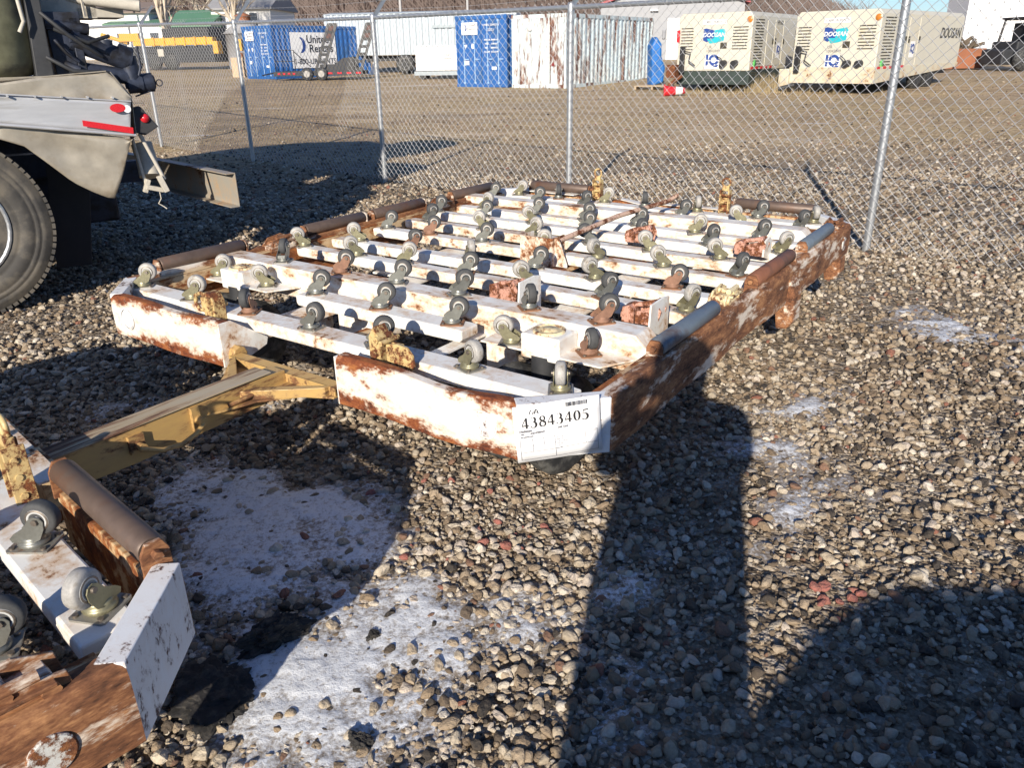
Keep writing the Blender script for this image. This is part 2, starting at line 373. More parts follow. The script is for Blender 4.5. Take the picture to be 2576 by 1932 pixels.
# ---------------------------------------------------------------- gravel stones (uncountable, instanced)
rocks = bpy.data.collections.new('gravel_sources')
sm = NT('gravel stone'); at = sm.n("Attribute", attribute_name='tone', attribute_type='INSTANCER').outputs["Fac"]
tc = sm.n("TexCoord").outputs["Object"]
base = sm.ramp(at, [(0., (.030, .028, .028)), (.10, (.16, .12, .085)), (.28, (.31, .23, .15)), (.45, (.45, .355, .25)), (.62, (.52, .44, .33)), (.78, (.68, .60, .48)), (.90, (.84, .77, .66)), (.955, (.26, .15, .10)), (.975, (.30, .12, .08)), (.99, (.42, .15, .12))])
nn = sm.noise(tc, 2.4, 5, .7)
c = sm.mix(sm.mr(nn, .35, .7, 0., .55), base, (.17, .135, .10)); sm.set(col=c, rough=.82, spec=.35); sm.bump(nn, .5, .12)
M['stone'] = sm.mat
import bmesh
for k in range(10):
    bm = bmesh.new(); bmesh.ops.create_icosphere(bm, subdivisions=2, radius=.5)
    cuts = [(Vector((random.gauss(0, 1), random.gauss(0, 1), random.gauss(0, 1))).normalized(), random.uniform(.22, .40)) for _ in range(13)]
    for v in bm.verts:
        p = v.co.copy()
        for n_, d_ in cuts:
            e = p.dot(n_) - d_
            if e > 0: p -= n_ * e * .92
        p *= 1 + random.uniform(-.03, .03); v.co = p
    me = bpy.data.meshes.new('stone'); bm.to_mesh(me); bm.free()
    me.polygons.foreach_set('use_smooth', [k % 3 == 0] * len(me.polygons)); me.materials.append(M['stone'])
    o = bpy.data.objects.new('stone', me); rocks.objects.link(o)

P = []; Sc = []
def scatter(y0, y1, cell, wide, smin, smax, prob=1.0):
    ny = int((y1 - y0) / cell)
    for j in range(ny):
        y = y0 + j * cell; hw = (.70 * y + wide); nx = int(2 * hw / cell)
        x = -hw + np.arange(nx) * cell + rng.uniform(-.5, .5, nx) * cell; yy_ = y + rng.uniform(-.5, .5, nx) * cell
        k = rng.random(nx) < prob
        s_ = smin + (smax * 1.12 - smin) * rng.random(nx) ** 2.7
        P.append(np.stack([x[k], yy_[k]], -1)); Sc.append(s_[k])
scatter(.75, 3.6, .024, .9, .017, .046)
scatter(3.6, 6.5, .030, .9, .020, .050)
scatter(6.5, 10.5, .042, .6, .026, .060, .9)
scatter(10.5, 14., .07, .4, .026, .060, .6)
scatter(14., 19., .09, .4, .026, .058, .34)
scatter(19., 32., .16, .2, .03, .07, .20)
# small chips between
scatter(.75, 3.2, .021, .7, .008, .019, .8)
P = np.concatenate(P); Sc = np.concatenate(Sc)
# sparse pattern: browner fines on the right, bigger stones in bands
kx = fbm(P[:, 0], P[:, 1], 1.3, 3, 31)
keep = (rng.random(len(P)) < np.clip(.45 + (kx - .38) * 4.0, .45, 1)) & ~((Sc > .03) & (snowf(P[:, 0], P[:, 1]) > .3) & (rng.random(len(P)) < .72))
P = P[keep]; Sc = Sc[keep] * np.where(P[:, 1] < 8, 1.04, 1.); N = len(P)
yellowish = fbm(P[:, 0], P[:, 1], .8, 3, 44)
tone = np.clip(rng.normal(.44, .30, N) + (yellowish - .5) * .3, .0, .92)
white_zone = np.clip(1 - np.hypot((P[:, 0] + .05) / .9, (P[:, 1] - 2.2) / .6), 0, 1); tone = np.clip(tone + white_zone * .25, 0, .92)
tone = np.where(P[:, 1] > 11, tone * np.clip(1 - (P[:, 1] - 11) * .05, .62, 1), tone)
rr = rng.random(N); tone[rr < .025] = .957; tone[(rr > .025) & (rr < .033)] = .975; tone[(rr > .033) & (rr < .048)] = .0
red = (np.hypot(P[:, 0] - .93, P[:, 1] - 1.83) < .09) & (Sc > .028); tone[red] = .992
red2 = (np.hypot((P[:, 0] + .2) / 1.2, P[:, 1] - 2.35) < .35) & (rng.random(N) < .03); tone[red2] = .995
blk = (np.hypot((P[:, 0] + .2) / 1.0, (P[:, 1] - 1.55) / .6) < .5) & (rng.random(N) < .07); tone[blk] = 0
z = undul(P[:, 0], P[:, 1]) + 0.021 * np.maximum(0, P[:, 1] - 14) + Sc * rng.uniform(.02, .26, N)
pm = bpy.data.meshes.new('gravel'); pm.vertices.add(N)
pm.vertices.foreach_set('co', np.stack([P[:, 0], P[:, 1], z], -1).astype(np.float32).ravel())
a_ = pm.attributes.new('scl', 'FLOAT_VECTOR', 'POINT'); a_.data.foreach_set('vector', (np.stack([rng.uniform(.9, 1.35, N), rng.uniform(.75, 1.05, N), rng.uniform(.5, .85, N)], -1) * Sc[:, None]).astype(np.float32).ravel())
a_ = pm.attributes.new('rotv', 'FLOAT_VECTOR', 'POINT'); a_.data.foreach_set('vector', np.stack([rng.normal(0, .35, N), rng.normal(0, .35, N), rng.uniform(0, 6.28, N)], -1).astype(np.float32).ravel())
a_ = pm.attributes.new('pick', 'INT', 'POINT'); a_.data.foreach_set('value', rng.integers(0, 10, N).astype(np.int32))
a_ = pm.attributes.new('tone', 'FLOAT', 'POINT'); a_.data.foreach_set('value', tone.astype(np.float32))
go = put('gravel', pm); tag(go, 'loose tan, grey and brown gravel covering the yard', 'gravel', kind='stuff')
ng = bpy.data.node_groups.new('gravel_nodes', 'GeometryNodeTree')
ng.interface.new_socket('Geometry', in_out='INPUT', socket_type='NodeSocketGeometry'); ng.interface.new_socket('Geometry', in_out='OUTPUT', socket_type='NodeSocketGeometry')
gi = ng.nodes.new('NodeGroupInput'); gout = ng.nodes.new('NodeGroupOutput'); iop = ng.nodes.new('GeometryNodeInstanceOnPoints')
ci = ng.nodes.new('GeometryNodeCollectionInfo'); ci.inputs['Collection'].default_value = rocks; ci.inputs['Separate Children'].default_value = True; ci.inputs['Reset Children'].default_value = True
def na(nm, t):
    n_ = ng.nodes.new('GeometryNodeInputNamedAttribute'); n_.data_type = t; n_.inputs[0].default_value = nm; return n_.outputs[0]
m2p = ng.nodes.new('GeometryNodeMeshToPoints')
ng.links.new(gi.outputs[0], m2p.inputs[0]); ng.links.new(m2p.outputs[0], iop.inputs['Points']); ng.links.new(ci.outputs[0], iop.inputs['Instance'])
iop.inputs['Pick Instance'].default_value = True
ng.links.new(na('pick', 'INT'), iop.inputs['Instance Index'])
e2r = ng.nodes.new('FunctionNodeEulerToRotation'); ng.links.new(na('rotv', 'FLOAT_VECTOR'), e2r.inputs[0]); ng.links.new(e2r.outputs[0], iop.inputs['Rotation'])
ng.links.new(na('scl', 'FLOAT_VECTOR'), iop.inputs['Scale']); ng.links.new(iop.outputs[0], gout.inputs[0])
mod = go.modifiers.new('gravel', 'NODES'); mod.node_group = ng

# ---------------------------------------------------------------- thin crusted snow
gx = np.arange(-2.3, 3.3, .011); gy = np.arange(.95, 4.8, .011); SX, SY = np.meshgrid(gx, gy); F_ = snowf(SX, SY)
SZ = -.005 + np.clip(F_, -.3, .70) * .022 + (fbm(SX, SY, 40, 3, 77) - .5) * .010 + (fbm(SX, SY, 6, 2, 78) - .5) * .012
keepc = (F_[:-1, :-1] > -.05) | (F_[1:, 1:] > -.05)
sn = NT('crusty snow'); t_ = sn.n("TexCoord").outputs["Object"]
n1 = sn.noise(t_, 60, 5, .75); n2 = sn.noise(t_, 9, 5, .6)
zc = sn.n("SeparateXYZ", {0: t_}).outputs[2]
thin = sn.math('ADD', sn.mr(zc, -.004, .011, 0, .60), sn.math('MULTIPLY', sn.math('SUBTRACT', n1, .5), 2.5))
c = sn.mix(sn.mr(thin, .02, .55), (.23, .19, .15), (.70, .73, .77))
sn.set(col=c, rough=.7, spec=.5); sn.bump(sn.math('ADD', n1, n2), .8, .006)
sn.b.inputs["Subsurface Weight"].default_value = 0.0
M['snow'] = sn.mat
tag(put('snow', grid_mesh('snow', SX, SY, SZ, M['snow'], True, keepc)), 'thin crusty snow lying patchily over the gravel', 'snow', kind='stuff')
# ---------------------------------------------------------------- caster parts (shared meshes)
def caster_base():
    b = MB()
    pl = [(-.046, -.034), (-.040, -.040), (.040, -.040), (.046, -.034), (.046, .034), (.040, .040), (-.040, .040), (-.046, .034)]
    b.xy(pl, 0, .005)
    for sx in (-1, 1):
        for sy in (-1, 1): b.tube([(sx * .035, sy * .028, .004), (sx * .035, sy * .028, .010)], .0065, 6, 2)
    b.lathe([(.031, .005), (.034, .010), (.031, .016), (.026, .019), (.028, .024), (.022, .028)], axis='Z', n=18, mi=1)
    # fork cheeks sweeping back to the axle, joined by the crown
    ck = [(-.034, .018), (.014, .018), (.030, .026), (.044, .052), (.046, .070), (.040, .080), (.026, .083), (.014, .076), (.000, .056), (-.026, .040), (-.038, .028)]
    for s_ in (-1, 1):
        b.xz(ck, s_ * .0215 - .0013, s_ * .0215 + .0013, 1)
        b.tube([(.030, s_ * .0222, .0715), (.030, s_ * .029, .0715)], .0072, 6, 2)
    b.xy([(-.027, -.021), (.006, -.021), (.006, .021), (-.027, .021)], .0195, .0225, 1)
    b.ext([(-.027, -.0215, .0205), (-.027, .0215, .0205), (-.019, .0215, .034), (-.019, -.0215, .034)], (-.002, 0, .001), 1)
    return b
cb = {'G': caster_base().mesh('caster', ['caster_plate', 'fork_grey', 'bolt']),
      'R': caster_base().mesh('caster', ['caster_plate_rust', 'fork_grey', 'bolt']),
      'T': caster_base().mesh('caster', ['caster_plate_rust', 'fork_rust', 'bolt']),
      'W': caster_base().mesh('caster', ['caster_plate', 'fork_gold', 'bolt'])}
wp = [(.022, -.0165), (.034, -.0155), (.0385, -.012), (.0400, -.006), (.0400, .006), (.0385, .012), (.034, .0155), (.022, .0165)]
w_ = MB().lathe(wp, axis='Y', n=26)
wheel_me = {'g': w_.mesh('wheel', 'tyre_grey'), 'w': w_.mesh('wheel', 'wheel_white')}
_hp = [(.0, -.0185), (.009, -.0185), (.010, -.0150), (.017, -.0150), (.018, -.0178), (.0215, -.0178), (.0228, -.0172), (.0262, -.0170)]
_hp = _hp + [(r_, -t_) for r_, t_ in reversed(_hp)]
h_ = MB().lathe(_hp, axis='Y', n=20)
for _i in range(len(_hp) - 1):
    if max(_hp[_i][0], _hp[_i + 1][0]) > .0225 and _hp[_i][1] * _hp[_i + 1][1] > 0:
        for _k in range(20): h_.mi[_i * 20 + _k] = 1
hub_me = h_.mesh('hub', ['hub', 'bolt'])
CASTERS = [(-1.19, .22, 50, 'W'), (-.80, .215, 35, 'W'), (-.42, .225, -60, 'T'), (-.04, .225, 18, 'G'), (.32, .22, 60, 'G'), (.75, .22, -30, 'W'), (1.11, .225, -68, 'W'),
    (-.39, .57, 38, 'G'), (.01, .565, 32, 'R'), (.40, .565, 30, 'R'), (.66, .60, 200, 'W'), (-1.19, .63, 40, 'W'), (-.81, .63, 225, 'W'), (.97, .655, -50, 'T'),
    (-.86, .785, 115, 'G'), (-.45, .785, 40, 'T'), (-.09, .785, 33, 'G'), (.26, .785, 55, 'G'), (.62, .785, -50, 'R'), (.95, .785, 60, 'T'),
    (-1.17, 1.19, 215, 'W'), (-.75, 1.185, 235, 'W'), (-.42, 1.195, 40, 'W'), (-.02, 1.19, 35, 'R'), (.33, 1.21, 225, 'W'), (.74, 1.195, 60, 'R'), (1.12, 1.20, 60, 'W'),
    (-.99, 1.45, 215, 'W'), (-.60, 1.45, 55, 'T'), (-.18, 1.44, -50, 'W'), (.21, 1.46, 28, 'G'), (.56, 1.44, 230, 'W'), (.93, 1.49, 20, 'T'),
    (-1.10, 1.80, 30, 'G'), (-.76, 1.80, 50, 'T'), (-.37, 1.80, 35, 'G'), (.06, 1.84, 215, 'W'), (.38, 1.79, 245, 'W'), (.74, 1.81, 215, 'W'), (1.11, 1.83, 65, 'R'),
    (-1.02, 2.10, 60, 'G'), (-.57, 2.09, 200, 'W'), (-.22, 2.09, 10, 'W'), (.17, 2.085, 220, 'G'), (.54, 2.085, 215, 'W'), (.92, 2.10, 215, 'W'),
    (-1.18, 2.38, 60, 'G'), (-.80, 2.39, 30, 'G'), (-.41, 2.39, 215, 'W'), (-.03, 2.38, 40, 'G'), (.37, 2.38, 245, 'G'), (.75, 2.38, 60, 'G'), (1.14, 2.39, 40, 'W'),
    (-.98, 2.65, 10, 'W'), (-.56, 2.64, 35, 'G'), (-.18, 2.64, 30, 'G'), (.18, 2.65, 40, 'G'), (.57, 2.62, 30, 'W'), (.94, 2.65, 60, 'G'),
    (-1.20, 3.04, 30, 'G'), (-.81, 3.04, 35, 'G'), (-.42, 3.04, 60, 'G'), (.30, 3.05, 40, 'G'), (.69, 3.05, 215, 'W'), (1.05, 3.06, 60, 'G'),
    (-1.07, 3.21, 20, 'W'), (-.73, 3.22, -60, 'R'), (-.36, 3.24, 20, 'W'), (-.04, 3.22, -60, 'G'), (.33, 3.24, -55, 'W'), (.74, 3.23, 35, 'G'), (1.08, 3.24, -60, 'W')]
BEAMY = ((.71, .835), (2.79, 2.915))
rnd = random.Random(3)
def add_caster(par, x, y, th, ty, z, j=True):
    if j: th += rnd.uniform(-12, 12)
    o = put('caster', cb[ty], par, 0, (x, y, z), R(th))
    w = put('wheel', wheel_me['w' if ty == 'W' else 'g'], o, 0, (.030, 0, .0715)); w.rotation_euler = (0, rnd.uniform(0, 6), 0)
    put('hub', hub_me, o, 0, (.030, 0, .0715))
    return o

def chan(b, x0, x1, y0, y1, z0, z1, e=0.0):   # a flat bar / tube beam with chamfered ends e
    b.xz([(x0, z0 + (z1 - z0) * (.0)), (x1, z0), (x1, z1 - e * .6), (x1 - e, z1), (x0 + e, z1), (x0, z1 - e * .6)], y0, y1)

def latch(par, x, y, z, mat, th=0, kind='pawl'):
    b = MB()
    if kind == 'pawl':      # pink folding pallet lock: cheek plates, striker block, spring arm
        b.xz([(-.075, .0), (-.025, .0), (-.025, .055), (-.045, .072), (-.075, .060)], -.038, .038); b.box((-.080, 0, .03), (.010, .05, .03))
        for s_ in (-1, 1): b.xz([(-.02, 0), (.07, 0), (.085, .06), (.06, .10), (.03, .06), (-.02, .05)], s_ * .03 - .005, s_ * .03 + .005)
        b.tube([(-.04, 0, .065), (.01, .0, .075), (.06, 0, .09)], .012, 8); b.tube([(.055, -.045, .085), (.055, .045, .085)], .011, 8)
        b.tube([(.02, -.04, .03), (.02, .04, .03)], .009, 8)
        for k in range(5): b.box((-.066 + k * .010, -.039, .038), (.004, .004, .06))
    elif kind == 'hook':    # yellow corner lock: cast post with a grab loop
        b.xz([(-.03, -.05), (.035, -.05), (.04, .05), (.02, .085), (-.02, .085), (-.035, .04)], -.028, .028)
        b.box((.012, 0, .0), (.03, .075, .10)); b.box((.0, -.034, .045), (.055, .012, .05))
        b.tube([(-.03, 0, .055), (-.08, 0, .068), (-.118, 0, .052), (-.126, 0, .018), (-.105, 0, -.008), (-.05, 0, -.005), (-.03, 0, .0)], .0095, 8)
        b.tube([(.02, -.045, .03), (.02, .045, .03)], .014, 8); b.tube([(.0, -.04, -.02), (.0, .04, -.02)], .010, 8)
        b.xz([(-.075, .01), (-.03, .0), (-.03, .055), (-.075, .055)], -.006, .006)
    elif kind == 'ear':     # flap plate lock with rounded end
        b.xz([(-.07, -.05), (-.02, -.05), (-.02, .06), (-.045, .10), (-.07, .06)], -.030, .030)
        b.xz([(0, -.02), (.10, -.05), (.125, -.02), (.12, .02), (.095, .045), (.05, .05), (0, .04)], -.020, -.008)
        b.xz([(0, -.02), (.06, -.05), (.07, .0), (.05, .04), (0, .04)], .008, .020)
        b.tube([(-.03, -.04, .055), (-.03, .04, .055)], .014, 8); b.tube([(.0, -.045, .05), (.0, .045, .05)], .010, 8); b.tube([(-.045, -.04, .0), (-.045, -.028, .0)], .016, 10)
    elif kind == 'post':    # upright rear lock with oval grab ring
        b.box((-.028, 0, .03), (.008, .05, .16)); b.box((.028, 0, .03), (.008, .05, .16)); b.box((0, .02, .02), (.05, .008, .12))
        for zz in (-.02, .03, .075): b.tube([(-.036, -.005, zz), (.036, -.005, zz)], .009, 8)
        b.tube([(0, .0, .10) if False else p for p in ring((0, 0, .155), .027, 'y', 14)], .007, 8, closed=True)
        b.box((0, 0, .118), (.045, .022, .03))
    elif kind == 'side':    # folded side lock lying on the frame rail
        b.yz([(-.10, -.02), (.10, -.02), (.09, .04), (.03, .065), (-.06, .055), (-.10, .02)], -.035, -.027); b.yz([(-.10, -.02), (.10, -.02), (.09, .04), (.0, .055), (-.08, .045)], .027, .035)
        b.tube([(-.045, -.06, .02), (.045, -.06, .02)], .016, 8); b.tube([(-.045, .06, .02), (.045, .06, .02)], .016, 8); b.tube([(-.04, .0, .045), (.04, .0, .045)], .010, 8)
        b.xz([(-.05, .03), (.05, .03), (.05, .038), (-.05, .038)], -.05, .07); b.tube([(.03, -.05, .055), (.03, .05, .055)], .012, 6)
        b.box((0, -.09, .0), (.06, .014, .04))
    return b.build('latch', mat, par, .0018, (x, y, z), R(th))

M['lock_white'] = rusty('rust bled white box', WHITE, .515, 9., stain=.8)
M['white_disc'] = rusty('flaking disc paint', (.62, .66, .66), .50, 18., stain=.2, rust=((.05, .022, .014), (.17, .062, .026), (.33, .14, .05)))
def make_dolly(name, label, full=True):
    t = thing(name, label, 'pallet dolly')
    Z0, Z1 = .335, .520
    # front beams (hollow section with a dented, rolled upper edge)
    def front_profile(d): return [(0 + d, Z0), (.055, Z0), (.055, Z1 - .008), (.048, Z1), (.014 + d, Z1 - .001), (.002 + d, Z1 - .018), (-.003 + d, Z1 - .075)]
    for x0, x1, yy0, sgn in ((-1.094, -.33, 0, 1), (.33, 1.094, 0, 1), (-1.094, -.56, 3.4, -1), (-.36, .40, 3.4, -1), (.52, 1.094, 3.4, -1)):
        if sgn == 1:
            b = MB(); N = 14; rows = []
            for i in range(N + 1):
                x = x0 + (x1 - x0) * i / N; q = i / N
                d = -.010 * math.exp(-((q - .72) / .16) ** 2) * (1 if x0 > 0 else .4) + .003 * math.sin(q * 9)
                dz = -.016 * math.exp(-((q - .62) / .2) ** 2) * (1 if x0 > 0 else .5)
                rows.append([(x, p[0] + (d if p[1] > .4 or p[0] < .01 else 0), p[1] + (dz * (1 if p[1] > .45 else .6))) for p in front_profile(0)])
            n = len(rows[0]); vs = [p for r_ in rows for p in r_]; fs = []
            for i in range(N):
                for k in range(n): l = (k + 1) % n; fs.append((i * n + k, i * n + l, (i + 1) * n + l, (i + 1) * n + k))
            b.add(vs, fs); b.add(rows[0], [list(range(n))]); b.add(rows[-1], [list(range(n))[::-1]])
            bm_ = b.build('front_beam', 'white_front', t, .004)
            # round marker disc and its weld ring
            cx = -.98 if x0 < 0 else .975
            dsc = MB().lathe([(.036, -.0025), (.040, .0), (.040, .002)], (cx, -.004, .425), 'Y', 24, smooth=False); dsc.tube([(cx + math.cos(a) * .046, -.004, .425 + math.sin(a) * .046) for a in [i * 2 * math.pi / 20 for i in range(20)]], .0022, 5, closed=True)
            dsc.build('marker_disc', 'white_corner', bm_)
        else:
            b = MB(); b.box(((x0 + x1) / 2, 3.4 - .028, (Z0 + Z1 - .03) / 2 - .0), (x1 - x0, .055, Z1 - .03 - Z0)); b.build('rear_beam', 'rust_inner', t, .003)
    # gap gussets beside the tow bar
    for x0, x1 in ((-.33, -.322), (.322, .33)):
        MB().yz([(.0, Z0), (.06, Z0 - .01), (.215, .37), (.225, .40), (.06, Z1 - .003), (.0, Z1 - .003)], x0, x1).build('end_gusset', 'white', t, .002)
    # chamfered corners
    def corner(ax, ay, bx, by, mat='white_corner'):
        dx, dy = bx - ax, by - ay; L = math.hypot(dx, dy); nx, ny = dy / L, -dx / L; w = .055
        cx = 0.; pts = [(ax, ay), (bx, by), (bx - nx * w, by - ny * w), (ax - nx * w, ay - ny * w)]
        MB().xy(pts, Z0, Z1 + .001).build('corner_beam', mat, t, .003)
    corner(1.094, .001, 1.305, .20); corner(-1.305, .20, -1.094, .001); corner(1.305, 3.2, 1.094, 3.399); corner(-1.094, 3.399, -1.305, 3.2)
    # side beams with roller ledge
    for s_ in (-1, 1):
        b = MB(); pr = [(1.306, Z0 + .004), (1.31, Z0 + .07), (1.3075, Z1 - .03), (1.300, Z1 - .006), (1.288, Z1), (1.250, Z1 - .002), (1.250, Z0)]
        NS = 16
        rows = []
        for i in range(NS + 1):
            y = .20 + 3.0 * i / NS; wv = .006 * math.sin(i * 1.7) + .004 * math.sin(i * .6 + 1)
            rows.append([(s_ * (p[0] + (wv if p[0] > 1.28 else 0)), y, p[1] + (wv * .5 if p[1] > .45 else 0)) for p in pr])
        n = len(pr); fs = []
        for i in range(NS):
            for k in range(n): l = (k + 1) % n; f = (i * n + k, i * n + l, (i + 1) * n + l, (i + 1) * n + k); fs.append(f if s_ > 0 else f[::-1])
        b.add([p for r_ in rows for p in r_], fs); b.add(rows[0], [list(range(n))]); b.add(rows[-1], [list(range(n))[::-1]])
        sb = b.build('side_beam', 'rust_side', t, .003)
        if True:
            cx = s_ * 1.312
            for yy_ in (.34, 3.06):
                b = MB(); b.lathe([(.040, -.008), (.040, .001), (.037, .003)] if s_ > 0 else [(.037, -.003), (.040, -.001), (.040, .008)], (cx, yy_, .425), 'X', 24, smooth=False); b.build('marker_disc', 'white_disc', sb)
        # inner ledge and web seen between rollers and bars
        MB().box((s_ * 1.205, 1.7, .455), (.006, 3.0, .075)).build('inner_web', 'rust_inner', t, .001)
        MB().box((s_ * 1.165, 1.7, .350), (.17, 3.0, .008)).build('floor_plate', 'rust_inner', t, .001)
        MB().box((s_ * 1.228, 1.7, .497), (.040, 2.96, .007)).build('roller_ledge', 'rust_inner', t, .001)
        # bumper horn under the rail
        for yy_, hh in ((2.05, .13), (2.93, .09)):
            b = MB(); b.xz([(s_ * 1.30, Z1 - .05 if hh > .1 else Z0 + .02), (s_ * 1.322, Z1 - .08 if hh > .1 else Z0 + .02), (s_ * 1.345, Z0 + .05), (s_ * 1.35, Z0 - hh + .05), (s_ * 1.325, Z0 - hh + .01), (s_ * 1.27, Z0 - hh), (s_ * 1.25, Z0 - .0), (s_ * 1.29, Z0)], yy_ - .06, yy_ + .06)
            b.build('bumper_horn', 'rust_side', t, .012)
    # cross bars
    xL, xR = -1.20, 1.20
    for y0, y1, xa, xb, mt in ((.165, .275, -1.235, 1.16, 'white'), (.51, .62, -.465, .485, 'white'), (1.155, 1.24, xL, xR, 'white2'), (1.41, 1.495, -1.19, xR, 'white'), (1.76, 1.845, -1.19, -.02, 'white2'), (1.76, 1.845, .17, xR, 'white2'), (2.055, 2.14, -1.19, xR, 'white2'), (2.345, 2.43, -1.2, xR, 'white'), (2.605, 2.69, -1.2, 1.19, 'white2'), (3.17, 3.28, -1.16, 1.16, 'white')):
        b = MB(); b.xz([(xa, .487), (xa + .03, .49), (xb - .03, .49), (xb, .487), (xb, .448), (xb - .012, .438), (xa + .012, .438), (xa, .448)], y0, y1)
        b.build('cross_bar', mt, t, .006)
    # deep beams
    for (y0, y1), zt, mt in ((BEAMY[0], .53, 'white2'), (BEAMY[1], .53, 'white2')):
        b = MB(); b.xz([(-1.36, .40), (-1.30, .385), (1.10, .385), (1.19, .40), (1.19, .47), (1.13, zt), (-1.30, zt), (-1.335, zt - .01)], y0, y1); b.build('deep_beam', mt, t, .006)
        for xx in (-.62, .46):
            MB().xz([(xx, .388), (xx + .15, .388), (xx + .15, .28), (xx + .11, .235), (xx + .03, .225), (xx, .26)], y0 - .006, y0 + .012).build('hanger_plate', 'white', t, .002)
    for yy0, yy1, xa, xb in ((2.70, 2.79, -1.20, -.62), (2.97, 3.09, -1.28, -.3), (2.97, 3.09, .2, 1.16)):
        MB().box(((xa + xb) / 2, (yy0 + yy1) / 2, .482), (xb - xa, yy1 - yy0, .008)).build('shelf_plate', 'rust_inner', t, .001)
    # caster shelf plates beside the turntables
    for cx in (-1.0, .81):
        MB().xy([(cx - .27, .56), (cx + .26, .56), (cx + .34, .705), (cx - .27, .705)], .440, .447).build('caster_shelf', 'white2', t, .0012)
        b = MB(); b.xz([(cx - .085, .415), (cx + .085, .415), (cx + .085, .512), (cx - .085, .512)], .565, .705); tb_ = b.build('turntable_box', 'white', t, .008)
        c_ = MB().lathe([(.062, 0), (.062, .007), (.052, .010), (.050, .006), (.034, .006), (.030, .011), (0, .012)], (cx, .635, .512), 'Z', 24); c_.build('turntable_cap', 'latch_cream', tb_)
        # running wheels below
        f_ = MB(); f_.lathe([(.05, 0), (.05, .18)], (cx, .60, .25), 'Z', 16); f_.box((cx, .55, .245), (.14, .2, .02)); f_.tube([(cx - .17, .545, .19), (cx + .17, .545, .19)], .022, 10)
        for s_ in (-1, 1): f_.yz([(.46, .15), (.54, .15), (.62, .25), (.48, .25)], cx + s_ * .055 - .005, cx + s_ * .055 + .005)
        f_.build('wheel_fork', 'dark', t, .003)
        for s_ in (-1, 1):
            w = MB().lathe([(.05, -.045), (.12, -.05), (.165, -.047), (.186, -.034), (.192, -.012), (.192, .012), (.186, .034), (.165, .047), (.12, .05), (.05, .045)], (0, 0, 0), 'X', 32)
            for gx_ in (-.018, .018): w.lathe([(.1925, gx_ - .003), (.1935, gx_), (.1925, gx_ + .003)], (0, 0, 0), 'X', 32)
            g_ = w.build('ground_wheel', 'black_rubber', t, 0, (cx + s_ * .115, .545, .190), R(-8 + s_ * 0))
            MB().lathe([(0, -.052), (.03, -.052), (.035, -.046), (.075, -.047), (.085, -.052), (.09, -.048)] + [(.09, .048), (.085, .052), (.075, .047), (.035, .046), (.03, .052), (0, .052)], (0, 0, 0), 'X', 20).build('rim', 'dark', g_)
    for cx in (-.86, .86):
        for yy_ in (2.86,):
            w = MB().lathe([(.05, -.05), (.165, -.05), (.186, -.034), (.192, 0), (.186, .034), (.165, .05), (.05, .05)], (0, 0, 0), 'X', 28); w.build('ground_wheel', 'black_rubber', t, 0, (cx, yy_, .188))
    MB().tube([(-.95, 2.86, .188), (.95, 2.86, .188)], .025, 10).build('rear_axle', 'rust', t)
    # longitudinal plates below the bars
    for x0, x1, ya, yb, zz, mt in ((-.52, -.33, .10, 1.30, .395, 'white2'), (.40, .46, .28, .71, .41, 'white'), (-.46, -.40, .62, .71, .41, 'white'), (-.16, -.02, 1.25, 2.60, .40, 'rust_inner'), (-.66, -.50, 1.2, 2.70, .405, 'white'), (.50, .66, 1.0, 2.75, .405, 'white'), (.12, .26, .9, 1.7, .40, 'white2'), (-.04, .10, .28, .52, .40, 'rust_inner')):
        MB().box(((x0 + x1) / 2, (ya + yb) / 2, zz), (x1 - x0, yb - ya, .01)).build('chassis_plate', mt, t, .001)
    MB().xz([(-.30, .29), (-.05, .29), (.0, .34), (.0, .42), (-.30, .42)], .60, .69).build('chassis_box', 'white', t, .004)
    # centre box and the long release rod
    b = MB(); b.box((.075, 1.68, .515), (.20, .012, .15)); b.box((-.020, 1.74, .515), (.010, .12, .15)); b.box((.172, 1.74, .515), (.010, .12, .15)); b.xz([(.175, .44), (.25, .44), (.25, .455), (.20, .59), (.175, .59)], 1.70, 1.708)
    for xx in (.05, .10, .14): b.tube([(xx, 1.665, .50 + .02 * math.sin(xx * 60)), (xx, 1.677, .50 + .02 * math.sin(xx * 60))], .011, 8)
    b.build('lock_box', 'lock_white', t, .002)
    MB().box((.075, 1.70, .425), (.38, .22, .008)).build('lock_base', 'rust_inner', t, .001)
    MB().tube([(.17, 1.74, .565), (.185, 2.4, .59), (.20, 3.05, .575), (.22, 3.16, .60)], .0145, 10).build('release_rod', rusty('red brown rod paint', (.60, .42, .32), .52, 12., stain=.1), t)
    # rollers
    def roller(x0, y0, x1, y1, mt, z=.547, r=.033):
        d = Vector((x1 - x0, y1 - y0, 0)); L = d.length; ang = math.atan2(d.y, d.x)
        b = MB().lathe([(.028, .0), (r, .006), (r, L - .006), (.028, L)], (0, 0, 0), 'X', 22)
        o = b.build('roller', mt, t, 0, (x0, y0, z), ang)
        for xx, s_ in ((-.012, -1), (L + .012, 1)):
            e = MB(); e.ext([(xx - .004, -.032, -.07), (xx - .004, .032, -.07), (xx - .004, .03, .002), (xx - .004, .016, .028), (xx - .004, -.016, .028), (xx - .004, -.03, .002)], (.008, 0, 0))
            e.tube([(xx - .022, 0, 0), (xx + .022, 0, 0)], .011, 6)
            e.build('roller_bracket', 'rust_side', o, .001)
    for y0, y1, mt in ((.37, .86, 'roller'), (1.30, 1.77, 'roller'), (1.86, 2.34, 'roller'), (2.66, 3.14, 'roller')): roller(-1.283, y0, -1.283, y1, mt)
